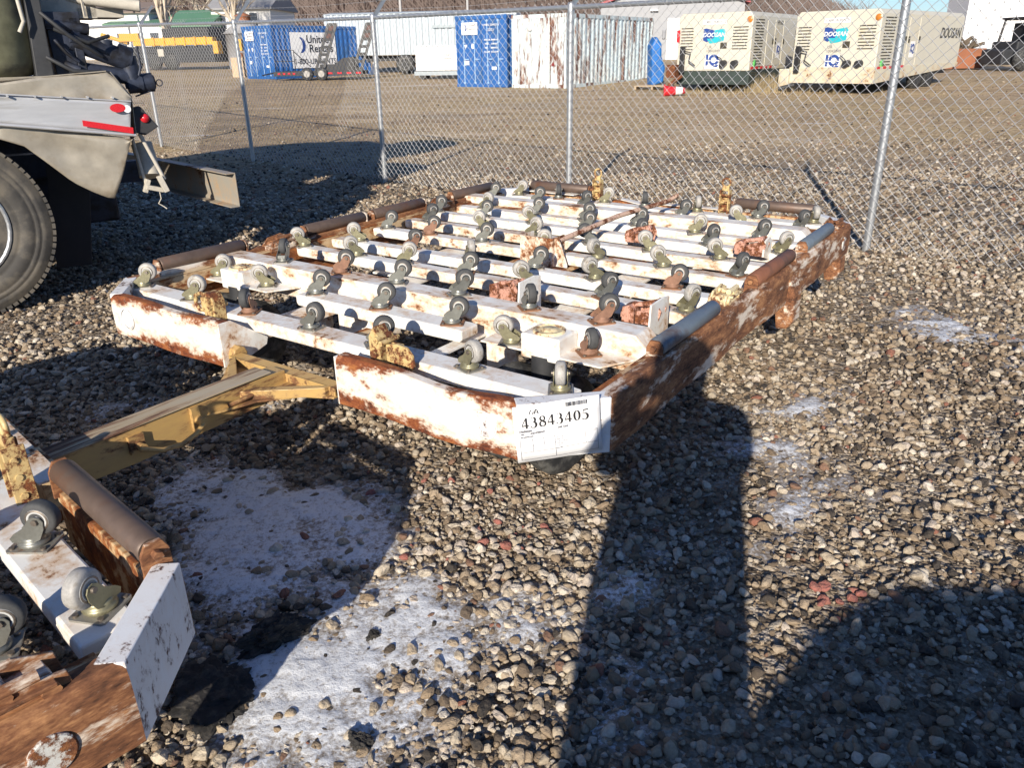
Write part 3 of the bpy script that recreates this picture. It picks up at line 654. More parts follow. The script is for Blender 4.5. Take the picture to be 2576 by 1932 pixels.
    for y0, y1, mt in ((.60, 1.12, 'roller_blue'), (1.58, 2.12, 'roller_rust'), (2.34, 2.85, 'roller_blue')): roller(1.262, y0, 1.262, y1, mt)
    roller(-1.05, 3.365, -.56, 3.365, 'roller'); roller(.55, 3.365, 1.05, 3.365, 'roller')
    # locks
    latch(t, -.53, .135, .50, 'latch_yellow', 0, 'hook'); latch(t, .46, .14, .51, 'latch_yellow', 0, 'ear')
    latch(t, .40, .95, .49, 'latch_pink', -8, 'pawl'); latch(t, 1.03, .98, .49, 'latch_pink', 5, 'pawl'); latch(t, .40, 2.25, .49, 'latch_pink', 5, 'pawl'); latch(t, 1.02, 2.28, .49, 'latch_pink', 0, 'pawl')
    for px in (.50, 1.10): MB().yz([(.875, .49), (1.05, .42), (1.05, .59), (1.0, .60), (.885, .595)], px, px + .008).build('latch_plate', 'white', t, .002)
    MB().yz([(2.24, .49), (2.36, .45), (2.36, .56), (2.32, .585), (2.25, .57)], 1.09, 1.10).build('latch_plate', 'white', t, .002)
    latch(t, -.44, 3.28, .53, 'latch_yellow', 0, 'post'); latch(t, .50, 3.28, .53, 'latch_yellow', 0, 'post')
    latch(t, -1.235, 1.08, .505, 'rust_side', 0, 'side'); latch(t, -1.235, 2.50, .505, 'rust_side', 0, 'side'); latch(t, 1.225, 1.35, .510, 'latch_cream', 0, 'side'); latch(t, 1.245, 3.03, .505, 'rust_side', 0, 'side')
    # bent rear plates
    MB().ext([(-.28, 3.33, .50), (-.30, 3.39, .50), (-.02, 3.40, .47), (-.02, 3.30, .47)], (0, 0, .006)).build('deck_plate', 'white', t, .001)
    MB().ext([(.0, 3.33, .492), (.0, 3.39, .492), (.48, 3.38, .497), (.48, 3.32, .497)], (0, 0, .006)).build('deck_plate', 'white2', t, .001)
    MB().ext([(-1.22, 3.30, .505), (-.95, 3.38, .505), (-.65, 3.38, .505), (-.65, 3.30, .505)], (0, 0, .006)).build('deck_plate', 'white', t, .001)
    # casters
    for x, y, th, ty in CASTERS:
        z = .490
        for y0, y1 in BEAMY:
            if y0 < y < y1: z = .530
        if y < .72 and y > .52 and (x < -.5 or x > .5): z = .447
        if 2.95 < y < 3.12: z = .486
        if 2.7 < y < 2.79: z = .486
        add_caster(t, x, y, th, ty, z)
    # tow bar
    zt = .405
    b = MB()
    b.xy([(-.30, .05), (.30, .05), (.30, .0), (.19, -.05), (.09, -.17), (.036, -.36), (-.036, -.36), (-.10, -.22), (-.21, -.09), (-.30, .0)], zt - .058, zt - .050)
    b.box((0, .035, zt - .022), (.60, .05, .008)); b.box((0, .012, zt - .036), (.60, .008, .036)); b.box((0, .060, zt - .036), (.60, .008, .036))
    for s_ in (-1, 1): b.ext([(s_ * .27, .02, zt - .050), (s_ * .27, -.01, zt - .050), (s_ * .036, -.20, zt - .050), (s_ * .036, -.15, zt - .050)], (0, 0, .034))
    b.yz([(.008, zt - .10), (.008, zt - .004), (-.05, zt), (-.90, zt + .008), (-1.0, zt - .05), (-1.0, zt - .10), (-.60, zt - .115)], -.038, .038)
    tb_ = b.build('tow_bar', 'yellow', t, .002); MB().box((0, -.48, zt + .011), (.090, .84, .006)).build('top_strip', 'scraped', tb_, .001)
    k = MB()
    k.tube([(.035, -.38, zt - .05), (.085, -.38, zt - .05)], .016, 10); k.tube([(.035, -.60, zt - .05), (.085, -.60, zt - .05)], .014, 10)
    k.box((.045, -.60, zt - .045), (.014, .05, .06)); k.box((.045, -.385, zt - .045), (.014, .03, .085))
    k.tube([(.08, -.61, zt - .05), (.10, -.55, zt - .075), (.10, -.48, zt - .085), (.09, -.42, zt - .075), (.08, -.38, zt - .055)], .009, 8)
    k.build('grab_handle', 'yellow', tb_); k = MB(); k.tube([(.05, -.26, zt - .045), (.075, -.20, zt - .03), (.06, -.12, zt - .035)], .008, 8)
    k.build('tow_bar_handle', 'yellow', tb_)
    for s_ in (-1, 1): MB().lathe([(.0, -.03), (.034, -.03), (.036, .0), (.034, .025), (0, .025)], (s_ * .315, .06, zt - .025), 'X', 8, smooth=False).build('hinge_block', 'rust' if s_ > 0 else 'yellow', tb_, .004)
    return t
YAW = R(-35.0)
dolly = make_dolly('pallet_dolly', 'whole rusty white airport pallet dolly in the centre, covered with upright swivel casters')
dolly.location = (-.88415, 2.71549, 0); dolly.rotation_euler = (0, 0, YAW)
near = dup(dolly, label='second rusty pallet dolly cut off by the lower left corner of the photo')
_o = Matrix.Rotation(YAW, 3, 'Z') @ Vector((-.633, -4.22, 0)); near.location = Vector(dolly.location) + _o; near.rotation_euler = (0, 0, YAW - R(8.4))
tag(dolly, group='airport pallet dollies'); tag(near, group='airport pallet dollies')

# ---------------------------------------------------------------- paper lot tag on the chamfered corner
tg = thing('paper_tag', 'white paper lot tag numbered 43843405 taped to the near corner of the dolly', 'paper tag', (0, 0, 0))
def ser_digit(ch):
    # heavy serif figures drawn as stroke polygons on a 1 x 1.45 box
    P_ = []
    def st(pts, w):
        pts = [Vector(p) for p in pts]; ws = w if isinstance(w, list) else [w] * len(pts); L_, R_ = [], []
        for i, p in enumerate(pts):
            d = (pts[min(i + 1, len(pts) - 1)] - pts[max(i - 1, 0)]).normalized(); n_ = Vector((-d.y, d.x)); L_.append(p + n_ * ws[i] / 2); R_.append(p - n_ * ws[i] / 2)
        for i in range(len(pts) - 1): P_.append([L_[i], L_[i + 1], R_[i + 1], R_[i]])
    def arc(cx, cy, rx, ry, a0, a1, wf, n=16):
        pts = [(cx + rx * math.cos(R(a0 + (a1 - a0) * i / n)), cy + ry * math.sin(R(a0 + (a1 - a0) * i / n))) for i in range(n + 1)]
        st(pts, [wf(R(a0 + (a1 - a0) * i / n)) for i in range(n + 1)])
    fat = lambda a: .07 + .20 * abs(math.cos(a))
    if ch == '4':
        st([(.66, 0), (.66, 1.42)], .24); st([(.62, 1.40), (.02, .46)], .09); st([(0, .40), (1.0, .40)], .15)
    elif ch == '3':
        arc(.40, 1.06, .30, .34, 150, -80, lambda a: .06 + .2 * max(0, math.cos(a))); arc(.38, .40, .42, .40, 95, -140, lambda a: .06 + .24 * max(0, math.cos(a))); st([(.04, .12), (.12, .20)], .2)
    elif ch == '8':
        arc(.5, 1.07, .31, .31, 0, 360, lambda a: .08 + .13 * abs(math.cos(a))); arc(.5, .37, .38, .36, 0, 360, lambda a: .08 + .16 * abs(math.cos(a))); st([(.28, .92), (.75, .55)], .2)
    elif ch == '0':
        arc(.5, .72, .36, .66, 0, 360, lambda a: .06 + .24 * abs(math.cos(a)))
    elif ch == '5':
        st([(.22, 1.34), (.92, 1.36)], .17); st([(.24, 1.36), (.14, .82)], .08); arc(.38, .44, .42, .42, 110, -140, lambda a: .08 + .24 * max(0, math.cos(a))); st([(.04, .10), (.12, .2)], .2)
    return P_
TW, TH = .262, .188
sheet = MB(); nseg = 10
vs = []; 
for i in range(nseg + 1):
    q = i / nseg; x = TW * q; yb = .004 * math.sin(q * 3.1)
    for j in range(5):
        r_ = j / 4; z = TH * r_; vs.append((x, -yb * (1 - r_) - .002 * math.sin(r_ * 5 + q * 2), z))
fs = [(i * 5 + j, (i + 1) * 5 + j, (i + 1) * 5 + j + 1, i * 5 + j + 1) for i in range(nseg) for j in range(4)]
o_s = sheet.add(vs, fs, True).build('sheet', 'paper', tg); so = o_s.modifiers.new('thickness', 'SOLIDIFY'); so.thickness = .0004
def flat(name, polys, mat, off=-.0032):
    off = -.0042
    b = MB()
    for p in polys: b.add([(q[0], off - .004 * math.sin(min(1, max(0, q[0] / TW)) * 3.1) * (1 - q[1] / TH) - .002 * math.sin(q[1] / TH * 5 + q[0] / TW * 2), q[1]) for q in p], [list(range(len(p)))])
    return b.build(name, mat, tg)
polys = []
dw = .0262; x = .022
for ch in '43843405':
    for p in ser_digit(ch): polys.append([(x + q[0] * dw * .84, .114 + q[1] * .0245) for q in p])
    x += dw
flat('lot_number', polys, 'ink', -.0012)
bars = []; x = .158; rb = random.Random(5)
while x < .222:
    w = rb.choice((.0008, .0012, .002)); bars.append([(x, .1665), (x + w, .1665), (x + w, .181), (x, .181)]); x += w + rb.choice((.0009, .0014))
flat('barcode', bars, 'ink', -.0012)
ln = []
def hl(x0, x1, z): ln.append([(x0, z - .0005), (x1, z - .0005), (x1, z + .0005), (x0, z + .0005)])
def vl(x_, z0, z1): ln.append([(x_ - .0005, z0), (x_ + .0005, z0), (x_ + .0005, z1), (x_ - .0005, z1)])
for z in (.010, .035, .056, .078): hl(.012, .118, z)
hl(.118, .250, .078); hl(.118, .250, .010); hl(.118, .250, .036); hl(.212, .248, .074)
for x_ in (.012, .118, .250): vl(x_, .010, .078)
vl(.050, .036, .078); vl(.084, .056, .078); vl(.212, .036, .074)
flat('form_lines', ln, 'ink_grey', -.0012)
lg = [[(.045, .158), (.048, .158), (.055, .174), (.052, .174)], [(.056, .158), (.0585, .158), (.0615, .166), (.0595, .168)], [(.061, .158), (.0640, .158), (.0700, .174), (.066, .174)], [(.070, .174), (.073, .158), (.0765, .158), (.072, .174)], [(.0635, .1625), (.073, .1625), (.073, .1645), (.0635, .1645)]]
flat('logo', lg, 'ink', -.0012)
for s_, sz, x_, z_, mt in (('Holman', .0125, .012, .108, 'ink_grey'), ('1991', .007, .014, .098, 'ink_grey'), ('EQUIPMENT', .0085, .045, .098, 'ink_grey'), ('GSE 1253', .0085, .128, .1045, 'ink_grey'), ('SN: 4384PLT027', .006, .014, .088, 'ink_grey')):
    tt = text(s_, sz, mt, tg, (x_, -.0085, z_), (math.pi / 2, 0, 0), depth=.00005, align='LEFT', sx=.95, bold=.00025)
for i, s_ in enumerate(('Run Test: None', 'Keys: No', 'Loss: Unknown', 'Title: Bill', 'Odo: 0', 'Lot: 27')):
    text(s_, .0058, 'ink_grey', tg, (.122, -.0085, .073 - i * .0075), (math.pi / 2, 0, 0), depth=.00005, align='LEFT')
cd = Vector((.212, .2, 0)).normalized()
pt = Matrix.Rotation(YAW, 3, 'Z') @ (Vector((1.094, 0, 0)) + Vector((cd.y, -cd.x, 0)) * .016) + Vector(dolly.location)
tg.location = (pt.x, pt.y, .335); tg.rotation_euler = (R(1.5), R(-5.0), math.atan2(cd.y, cd.x) + YAW)

# ---------------------------------------------------------------- lumps of broken asphalt, litter
def lump(name, c, s, seed, mat, label, cat, rot=0):
    rr_ = random.Random(seed); bm = bmesh.new(); bmesh.ops.create_icosphere(bm, subdivisions=5, radius=1)
    cuts = [(Vector((rr_.gauss(0, 1), rr_.gauss(0, 1), rr_.gauss(0, 1))).normalized(), rr_.uniform(.6, .9)) for _ in range(14)]
    from mathutils import noise as mn
    for v in bm.verts:
        p = v.co.copy()
        for n_, d_ in cuts:
            e = p.dot(n_) - d_
            if e > 0: p -= n_ * e
        p += p.normalized() * (mn.fractal(p * 2.3 + Vector((seed, 0, 0)), .6, 2.1, 6) * .26 + mn.noise(p * 14 + Vector((0, seed, 0))) * .035)
        v.co = Vector((p.x * s[0], p.y * s[1], p.z * s[2]))
    me = bpy.data.meshes.new(name); bm.to_mesh(me); bm.free(); me.materials.append(M[mat]); o = put(name, me, None, 0, c, rot); return tag(o, label, cat)
M['asphalt'] = plain('broken asphalt', (.024, .023, .023), .9, 0, .5, 30., .004, dirt=(.07, .062, .052), dirt_t=.56)
lump('asphalt_chunk', (-.665, 1.70, .01), (.115, .062, .055), 3, 'asphalt', 'black slab of broken asphalt lying on the snow edge beside the near dolly', 'asphalt', R(38))
lump('asphalt_chunk', (-.755, 1.50, .005), (.12, .13, .035), 5, 'asphalt', 'low crumbled heap of black asphalt below the white corner of the near dolly', 'asphalt', R(20))
lump('asphalt_chunk', (-.37, 1.345, .005), (.033, .026, .026), 8, 'asphalt', 'fist sized black clod at the bottom edge of the snow patch', 'clod')
lump('asphalt_chunk', (-.395, 1.70, .005), (.026, .024, .02), 9, 'asphalt', 'small black clod alone in the middle of the sunlit snow', 'clod')
# ---------------------------------------------------------------- chain link fence
POSTS = [(-13.3, 21.7), (-10.9, 19.35), (-8.6, 17.0), (-6.27, 14.70), (-3.93, 12.42), (-1.55, 10.02), (.61, 8.02), (2.79, 6.0), (4.95, 3.98), (7.15, 1.9)]
RAIL = 1.86
M['hexlink'] = M['wire']
fence = thing('chain_link_fence', 'galvanised chain link fence with barbed wire arms crossing the yard behind the dolly', 'fence', (0, 0, 0))
def pz(i): return gz(POSTS[i][1])
RZ = [2.12, 2.10, 2.06, 2.02, 1.94, 1.88, 1.86, 1.84, 1.82, 1.80]
out = Vector((.69, .72, 0)).normalized()
for i, (px, py) in enumerate(POSTS):
    lean = (-.02, .0) if i % 2 else (.01, .01)
    b = MB(); b.tube([(px, py, -.05), (px, py, RZ[i] - .02)], .030, 14)
    po = b.build('post', 'galv', fence)
    c = MB(); c.lathe([(.034, -.05), (.034, .02), (.028, .04), (0, .045)], (px, py, RZ[i]), 'Z', 12)
    a0 = Vector((px, py, RZ[i])) + out * .01; a1 = a0 + out * .27 + Vector((0, 0, .30)); n_ = Vector((out.y, -out.x, 0))
    w_ = (a1 - a0).normalized().cross(n_)
    for off in (-1, 1): c.ext([a0 + n_ * .016 * off + w_ * .02, a0 + n_ * .016 * off - w_ * .02, a1 + n_ * .012 * off - w_ * .014, a1 + n_ * .012 * off + w_ * .014], n_ * .003)
    c.ext([a0 + w_ * .02 - n_ * .016, a0 + w_ * .02 + n_ * .016, a1 + w_ * .014 + n_ * .012, a1 + w_ * .014 - n_ * .012], w_ * .002)
    c.build('barb_arm', 'galv', po)
for i in range(len(POSTS) - 1):
    a, b_ = POSTS[i], POSTS[i + 1]
    MB().tube([(a[0], a[1], RZ[i]), (b_[0], b_[1], RZ[i + 1])], .0215, 10).build('top_rail', 'galv', fence)
    # barbed strands with their barbs
    for k in range(3):
        f_ = .30 + .33 * k
        p0 = Vector((a[0], a[1], RZ[i])) + out * .27 * f_ + Vector((0, 0, .30 * f_)); p1 = Vector((b_[0], b_[1], RZ[i + 1])) + out * .27 * f_ + Vector((0, 0, .30 * f_))
        pts = [p0.lerp(p1, t / 8) - Vector((0, 0, .02 * math.sin(math.pi * t / 8))) for t in range(9)]
        w = MB().tube(pts, .0016, 4)
        n = int((p1 - p0).length / .125)
        for j in range(1, n):
            c = p0.lerp(p1, j / n) - Vector((0, 0, .02 * math.sin(math.pi * j / n))); d = (p1 - p0).normalized()
            for q in (Vector((0, 0, 1)), out): w.add([c - q * .014 - d * .003, c + q * .014, c - q * .014 + d * .003], [(0, 1, 2)])
        w.build('barbed_wire', 'wire', fence)
# woven wire: one zigzag picket after another, hooked together
PW, PH = .0435, .0435
seg = []
cum = [0.]
for i in range(len(POSTS) - 1): cum.append(cum[-1] + math.dist(POSTS[i], POSTS[i + 1]))
def along(s):
    s = min(max(s, 0), cum[-1] - 1e-4)
    for i in range(len(POSTS) - 1):
        if s <= cum[i + 1]:
            t = (s - cum[i]) / (cum[i + 1] - cum[i]); a, b_ = POSTS[i], POSTS[i + 1]
            return a[0] + (b_[0] - a[0]) * t, a[1] + (b_[1] - a[1]) * t, RZ[i] + (RZ[i + 1] - RZ[i]) * t
V = []; Fq = []
nw = int(cum[-1] / PW)
wr = .0021; offn = np.array([-out.x, -out.y]) * .034
for k in range(nw):
    s0 = k * PW
    if s0 < 3.0: continue
    x0, y0, rz = along(s0); x1, y1, _ = along(s0 + PW * 1.06)
    x0 += offn[0]; y0 += offn[1]; x1 += offn[0]; y1 += offn[1]
    zb = gz(y0) + .03; npt = int((rz + .055 - zb) / PH)
    sag = .018 * math.sin(s0 * 2.1) + .012 * math.sin(s0 * 5.3) + .008 * math.sin(s0 * 9.7 + 1)
    ph = k % 2
    prev = None
    for j in range(npt + 1):
        r_ = (j + ph) % 2; z = zb + j * PH + .004 * math.sin(s0 * 3.3)
        bow = sag * math.sin(math.pi * j / npt)
        x = (x0 if r_ == 0 else x1) + out.x * (bow + (.003 if r_ else -.003)); y = (y0 if r_ == 0 else y1) + out.y * (bow + (.003 if r_ else -.003))
        seg.append((k, x, y, z)); 
V = []; Fq = []
tx, ty = -out.y * -1, -out.x  # along-fence direction (.72,-.69)
last = None
cr = [(1, 0), (0, 1), (-1, 0), (0, -1)]
prevk = None
for k, x, y, z in seg:
    base_i = len(V)
    # cross-section in the plane spanned by out and the in-fence perpendicular
    V += [(x + out.x * wr, y + out.y * wr, z), (x + tx * wr * 1.35, y + ty * wr * 1.35, z), (x - out.x * wr, y - out.y * wr, z), (x - tx * wr * 1.35, y - ty * wr * 1.35, z)]
    if prevk == k:
        for q in range(4): Fq.append((base_i - 4 + q, base_i - 4 + (q + 1) % 4, base_i + (q + 1) % 4, base_i + q))
    prevk = k
me = bpy.data.meshes.new('chain_link_mesh'); me.from_pydata(V, [], Fq); me.materials.append(M['wire']); me.update()
tag(put('wire_mesh', me, fence), kind='stuff')
# wire ties on the rail and posts
tb = MB()
for i in range(len(POSTS) - 1):
    for j in range(1, 6):
        t = j / 6 + .02 * math.sin(i * 3 + j); a, b_ = POSTS[i], POSTS[i + 1]; c = (a[0] + (b_[0] - a[0]) * t, a[1] + (b_[1] - a[1]) * t, RZ[i] + (RZ[i + 1] - RZ[i]) * t)
        u_ = Vector((ty * -1, tx, 0)); pts = [Vector(c) + (out * math.cos(q) + Vector((0, 0, 1)) * math.sin(q)) * .0255 for q in [n_ * math.pi / 4 for n_ in range(8)]]
        tb.tube(pts, .0025, 4, closed=True)
for i, (px, py) in enumerate(POSTS):
    for j in range(5): tb.tube([(px + math.cos(q) * .033, py + math.sin(q) * .033, .25 + j * .34) for q in [n_ * math.pi / 4 for n_ in range(8)]], .0025, 4, closed=True)
tb.build('wire_ties', 'wire', fence)

# ---------------------------------------------------------------- concrete mixer truck (rear corner in view)
TA = math.atan2(.548, .837)
truck = thing('mixer_truck', 'old silver concrete mixer truck with a crumpled rear fender, cut off by the left edge', 'truck', (-3.47, 4.59, 0), TA)
# local: +x rearward, -y towards the camera side
def W2(w): return -w
M['steel_fender'] = plain('dull stained aluminium', (.42, .38, .31), .42, .35, .25, 2.2, .003, dirt=(.24, .19, .13), dirt_t=.52)
M['steel_band'] = plain('brushed aluminium band', (.50, .51, .53), .38, .35, .12, 3., .001, dirt=(.33, .32, .30), dirt_t=.6, stretch=(.4, 1, 3))
M['khaki'] = plain('grimy khaki hopper', (.21, .21, .13), .7, .1, .45, 3., .003, dirt=(.10, .095, .07), dirt_t=.5)
M['navy'] = plain('greasy dark blue steel', (.035, .045, .075), .5, .2, .6, 6., .004, dirt=(.012, .012, .015), dirt_t=.5)
M['red_lens'] = plain('red reflector', (.55, .02, .03), .25, 0, .08, 30.)
M['mud'] = plain('shade darkened rubber flap', (.014, .015, .018), .8, 0, .3, 4., .001)  # base colour set darker than plain rubber to stand in for shade
M['cement'] = plain('cement crusted steel', (.46, .43, .37), .85, 0, .25, 8., .004)
def crumple(poly, w, th, amp, seed, ns=80):
    # sheet cut to an outline in the x-z plane, dented, with real thickness
    xs_ = [p[0] for p in poly]; zs_ = [p[1] for p in poly]
    gx_ = np.linspace(min(xs_), max(xs_), ns); pl = np.array(poly)
    vs = []; fs = []; idx = {}
    def span(x):
        hit = []
        n = len(poly)
        for i in range(n):
            (ax, az), (bx, bz) = poly[i], poly[(i + 1) % n]
            if (ax <= x <= bx) or (bx <= x <= ax):
                if abs(bx - ax) < 1e-9: hit += [az, bz]
                else: hit.append(az + (bz - az) * (x - ax) / (bx - ax))
        return min(hit), max(hit)
    NJ = 8
    for i, x in enumerate(gx_):
        z0, z1 = span(min(max(x, min(xs_) + 1e-4), max(xs_) - 1e-4))
        for j in range(NJ + 1):
            z = z0 + (z1 - z0) * j / NJ
            d = (float(fbm(np.array([x]), np.array([z]), 3.5, 3, seed)[0]) - .5) * amp
            vs.append((x, -w - d, z))
    for i in range(ns - 1):
        for j in range(NJ): a = i * (NJ + 1) + j; fs.append((a, a + NJ + 1, a + NJ + 2, a + 1))
    b = MB(); b.add(vs, fs, True); return b
def sheet_part(name, poly, w, amp, seed, mat, parent, th=.004):
    o = crumple(poly, w, th, amp, seed).build(name, mat, parent); s_ = o.modifiers.new('thickness', 'SOLIDIFY'); s_.thickness = th; return o
sheet_part('fender_top', [(-1.9, 1.30), (.60, 1.365), (.826, 1.392), (1.00, 1.400), (1.186, 1.414), (1.288, 1.25), (1.27, 1.20), (.576, 1.25), (-1.9, 1.2)], .0, .09, 3, 'steel_fender', truck)
MB().ext([(-1.9, .0, 1.33), (.6, 0, 1.37), (.83, 0, 1.39), (1.17, 0, 1.412), (1.10, .36, 1.36), (-1.9, .36, 1.36)], (0, 0, .006)).build('fender_shelf', 'steel_fender', truck)
band = sheet_part('fender_band', [(-1.9, 1.42), (.0, 1.35), (.576, 1.304), (1.273, 1.234), (1.262, 1.032), (.9, 1.085), (.537, 1.139), (-.2, 1.2), (-1.9, 1.28)], .035, .022, 7, 'steel_band', truck)
b = MB(); b.tube([(-1.9, -.04, 1.28), (-.2, -.045, 1.20), (.537, -.045, 1.137), (.9, -.045, 1.083), (1.262, -.042, 1.030)], .010, 8); b.tube([(-1.9, -.04, 1.42), (.0, -.045, 1.35), (.576, -.045, 1.304), (1.273, -.042, 1.234)], .005, 6); b.build('edge_bead', 'steel_band', band)
sheet_part('fender_skirt', [(-1.9, 1.28), (-.2, 1.2), (.538, 1.137), (1.212, 1.018), (1.227, .992), (1.15, .80), (1.063, .635), (.96, .69), (.852, .765), (.728, .903), (.632, 1.005), (.50, 1.06), (.1, 1.12), (-.4, 1.13), (-.9, 1.0), (-1.3, .8), (-1.9, .75)], .0, .07, 12, 'steel_fender', truck)
r_ = MB(); N = 18; pts = [(1.185 + .045 * math.cos(a) * 1.0, -.062, 1.2 + .026 * math.sin(a)) for a in [k * 2 * math.pi / N for k in range(N)]]; r_.ext(pts, (0, -.006, 0)); r_.build('oval_reflector', 'red_lens', band)
pts = [(1.238 + .022 * math.cos(a), -.0625, 1.192 + .023 * math.sin(a)) for a in [k * 2 * math.pi / N for k in range(N)]]; MB().ext(pts, (0, -.0045, 0)).build('reflector_backing', 'paper', band)
MB().ext([(.971, -.054, 1.103), (1.249, -.054, 1.040), (1.253, -.054, 1.078), (.973, -.054, 1.138)], (0, -.002, 0)).build('reflective_strip', 'red_lens', band)
# rear face of the fender and the broken lamp
MB().ext([(1.19, .0, 1.41), (1.285, .0, 1.25), (1.27, .0, 1.03), (1.23, .0, .99), (1.27, .28, 1.0), (1.33, .28, 1.25), (1.25, .28, 1.38)], (.004, 0, 0)).build('fender_end', 'steel_fender', truck)
lm = MB(); lm.xz([(1.29, 1.19), (1.33, 1.20), (1.42, 1.07), (1.33, 1.02), (1.27, 1.04)], .02, .10); lm.build('lamp_bracket', 'dark', truck, .006)
MB().lathe([(0, -.012), (.026, -.008), (.03, .01), (0, .012)], (1.345, .015, 1.125), 'Y', 16).build('tail_lamp', 'red_lens', truck)
# hanging frame under the fender
f_ = MB(); f_.tube([(1.30, .05, 1.03), (1.40, .05, .73)], .014, 6); f_.tube([(1.26, .12, 1.0), (1.29, .12, .69)], .012, 6); f_.box((1.335, .09, .67), (.11, .05, .03), (0, .3, 0)); f_.box((1.385, .05, .70), (.035, .05, .11), (0, -.3, 0)); f_.box((1.29, .10, .69), (.03, .04, .09), (0, .4, 0))
f_.tube([(1.33, .25, .95), (1.34, .22, .84), (1.335, .18, .74)], .07, 10); f_.build('hanging_bracket', 'cement', truck, .004)
MB().tube([(1.36, .08, .66), (1.362, .08, .60), (1.34, .08, .57), (1.37, .08, .545), (1.385, .07, .53)], .004, 6).build('loose_cable', 'cement', truck)
# mud flap, wheels, chassis
MB().ext([(.74, .36, .85), (1.0, .40, .82), (.88, .40, .15), (.66, .36, .16)], (.004, .012, 0)).build('mud_flap', 'mud', truck, .003)
def truck_wheel(par, x, y, z, r=.52, w=.28, tread=True):
    t_ = MB(); h = w / 2
    t_.lathe([(r * .58, -h * .8), (r * .64, -h * .95), (r * .66, -h * .90), (r * .67, -h * .97), (r * .80, -h * 1.02), (r * .81, -h * .97), (r * .82, -h * 1.02), (r * .86, -h * 1.0), (r * .87, -h * .95), (r * .88, -h * .99), (r * .92, -h * .95), (r * .975, -h * .80), (r * .985, -h * .78), (r, -h * .70), (r, h * .7), (r * .975, h * .8), (r * .8, h), (r * .6, h * .9), (r * .56, h * .7)], (0, 0, 0), 'Y', 56)
    if tread:
        for k in range(84):
            a = 2 * math.pi * k / 84; c_, s_ = math.cos(a), math.sin(a)
            for yy_ in (-h * .76,): t_.box(((r - .002) * s_, yy_, (r - .002) * c_), (.030, .035, .018), (0, a, 0))
    o = t_.build('wheel', 'tyre_dusty', par, 0, (x, y, z))
    q = MB().lathe([(.0, h * .1), (.10, h * .05), (.12, -h * .2), (.16, -h * .25), (.22, -h * .15), (r * .50, -h * .35), (r * .545, -h * .80), (r * .585, -h * .90), (r * .59, -h * .78)], (0, 0, 0), 'Y', 40)
    for k in range(10): a = 2 * math.pi * k / 10; q.tube([(.145 * math.sin(a), -h * .2, .145 * math.cos(a)), (.145 * math.sin(a), -h * .42, .145 * math.cos(a))], .014, 6)
    q.build('rim', 'galv', o); return o
for x in (.13, -1.28):
    truck_wheel(truck, x, .14, .55, .56); truck_wheel(truck, x, 2.2, .55, .56)
ch = MB(); ch.box((-1.7, .85, .85), (5.6, .12, .28)); ch.box((-1.7, 1.65, .85), (5.6, .12, .28)); ch.box((.9, 1.25, .85), (.15, .9, .25)); ch.tube([(0, .3, .52), (0, 2.1, .52)], .10, 10); ch.tube([(-1.35, .3, .52), (-1.35, 2.1, .52)], .10, 10)
ch.build('chassis', 'navy', truck, .01)
MB().box((.2, 1.25, 1.30), (1.9, 1.9, .14)).build('deck', 'navy', truck, .02)
# hopper / drum support at the left edge of the view
hp = MB(); hp.lathe([(.10, 1.36), (.26, 1.40), (.31, 1.47), (.33, 1.7), (.36, 2.1), (.6, 2.5), (.62, 2.52)], (.56, .50, 0), 'Z', 36); hp.build('hopper', 'khaki', truck)
MB().tube([(.78, .16, 2.1), (.80, .17, 1.70), (.765, .17, 1.64)], .012, 6).build('grab_handle', 'cement', truck)
MB().ext([(.80, .22, 1.37), (.90, .22, 1.37), (.93, .22, 2.2), (.86, .22, 2.2)], (0, .25, 0)).build('support_post', 'dark', truck, .006)
md = MB(); md.box((.99, .42, 1.56), (.13, .22, .36)); md.box((1.02, .40, 1.71), (.20, .24, .10)); md.tube([(.92, .30, 1.70), (1.16, .30, 1.66)], .035, 10); md.tube([(1.05, .28, 1.62), (1.14, .30, 1.58)], .04, 10); md.box((1.08, .33, 1.55), (.05, .1, .36)); md.tube([(.98, .28, 1.46), (1.06, .26, 1.42)], .025, 8); md.tube([(.95, .26, 1.60), (1.0, .24, 1.52), (1.06, .26, 1.47)], .012, 8)
md.build('gearbox_housing', 'navy', truck, .01)
for k, (pa, pb, pc) in enumerate((((.90, .20, 1.75), (1.02, .12, 1.62), (1.20, .26, 1.50)), ((.95, .18, 1.66), (1.12, .16, 1.58), (1.26, .24, 1.62)), ((.88, .2, 1.50), (1.0, .14, 1.42), (1.22, .24, 1.40)))): MB().tube([pa, pb, pc], .013, 6).build('hose', 'dark', truck)
for k in range(9): MB().tube([(.05 + k * .14, -.012, 1.325 - k * .008), (.05 + k * .14, -.066, 1.325 - k * .008)], .007, 6).build('rivet', 'steel_band', band)
pp = MB(); pp.tube([(1.05, .33, 1.60), (1.36, .33, 1.47)], .065, 16); pp.tube([(1.24, .33, 1.53), (1.245, .33, 1.60)], .045, 14); pp.tube([(1.36, .33, 1.50), (1.37, .33, 1.30)], .055, 14); pp.tube([(1.33, .33, 1.325), (1.49, .33, 1.335)], .060, 16); pp.tube([(1.40, .33, 1.33), (1.42, .33, 1.33)], .068, 16); pp.tube([(1.47, .33, 1.335), (1.50, .33, 1.336)], .045, 12); pp.tube([(1.08, .33, 1.42), (1.36, .33, 1.37)], .05, 10); pp.tube([(1.30, .33, 1.51), (1.38, .33, 1.48)], .071, 14)
pp.tube([(1.42, .27, 1.56), (1.42, .27, 1.43), (1.40, .27, 1.38)], .008, 6); pp.tube(ring((1.525, .30, 1.33), .02, 'y', 12), .004, 5, closed=True); pp.tube([(1.36, .3, 1.25), (1.46, .3, 1.28)], .005, 5)
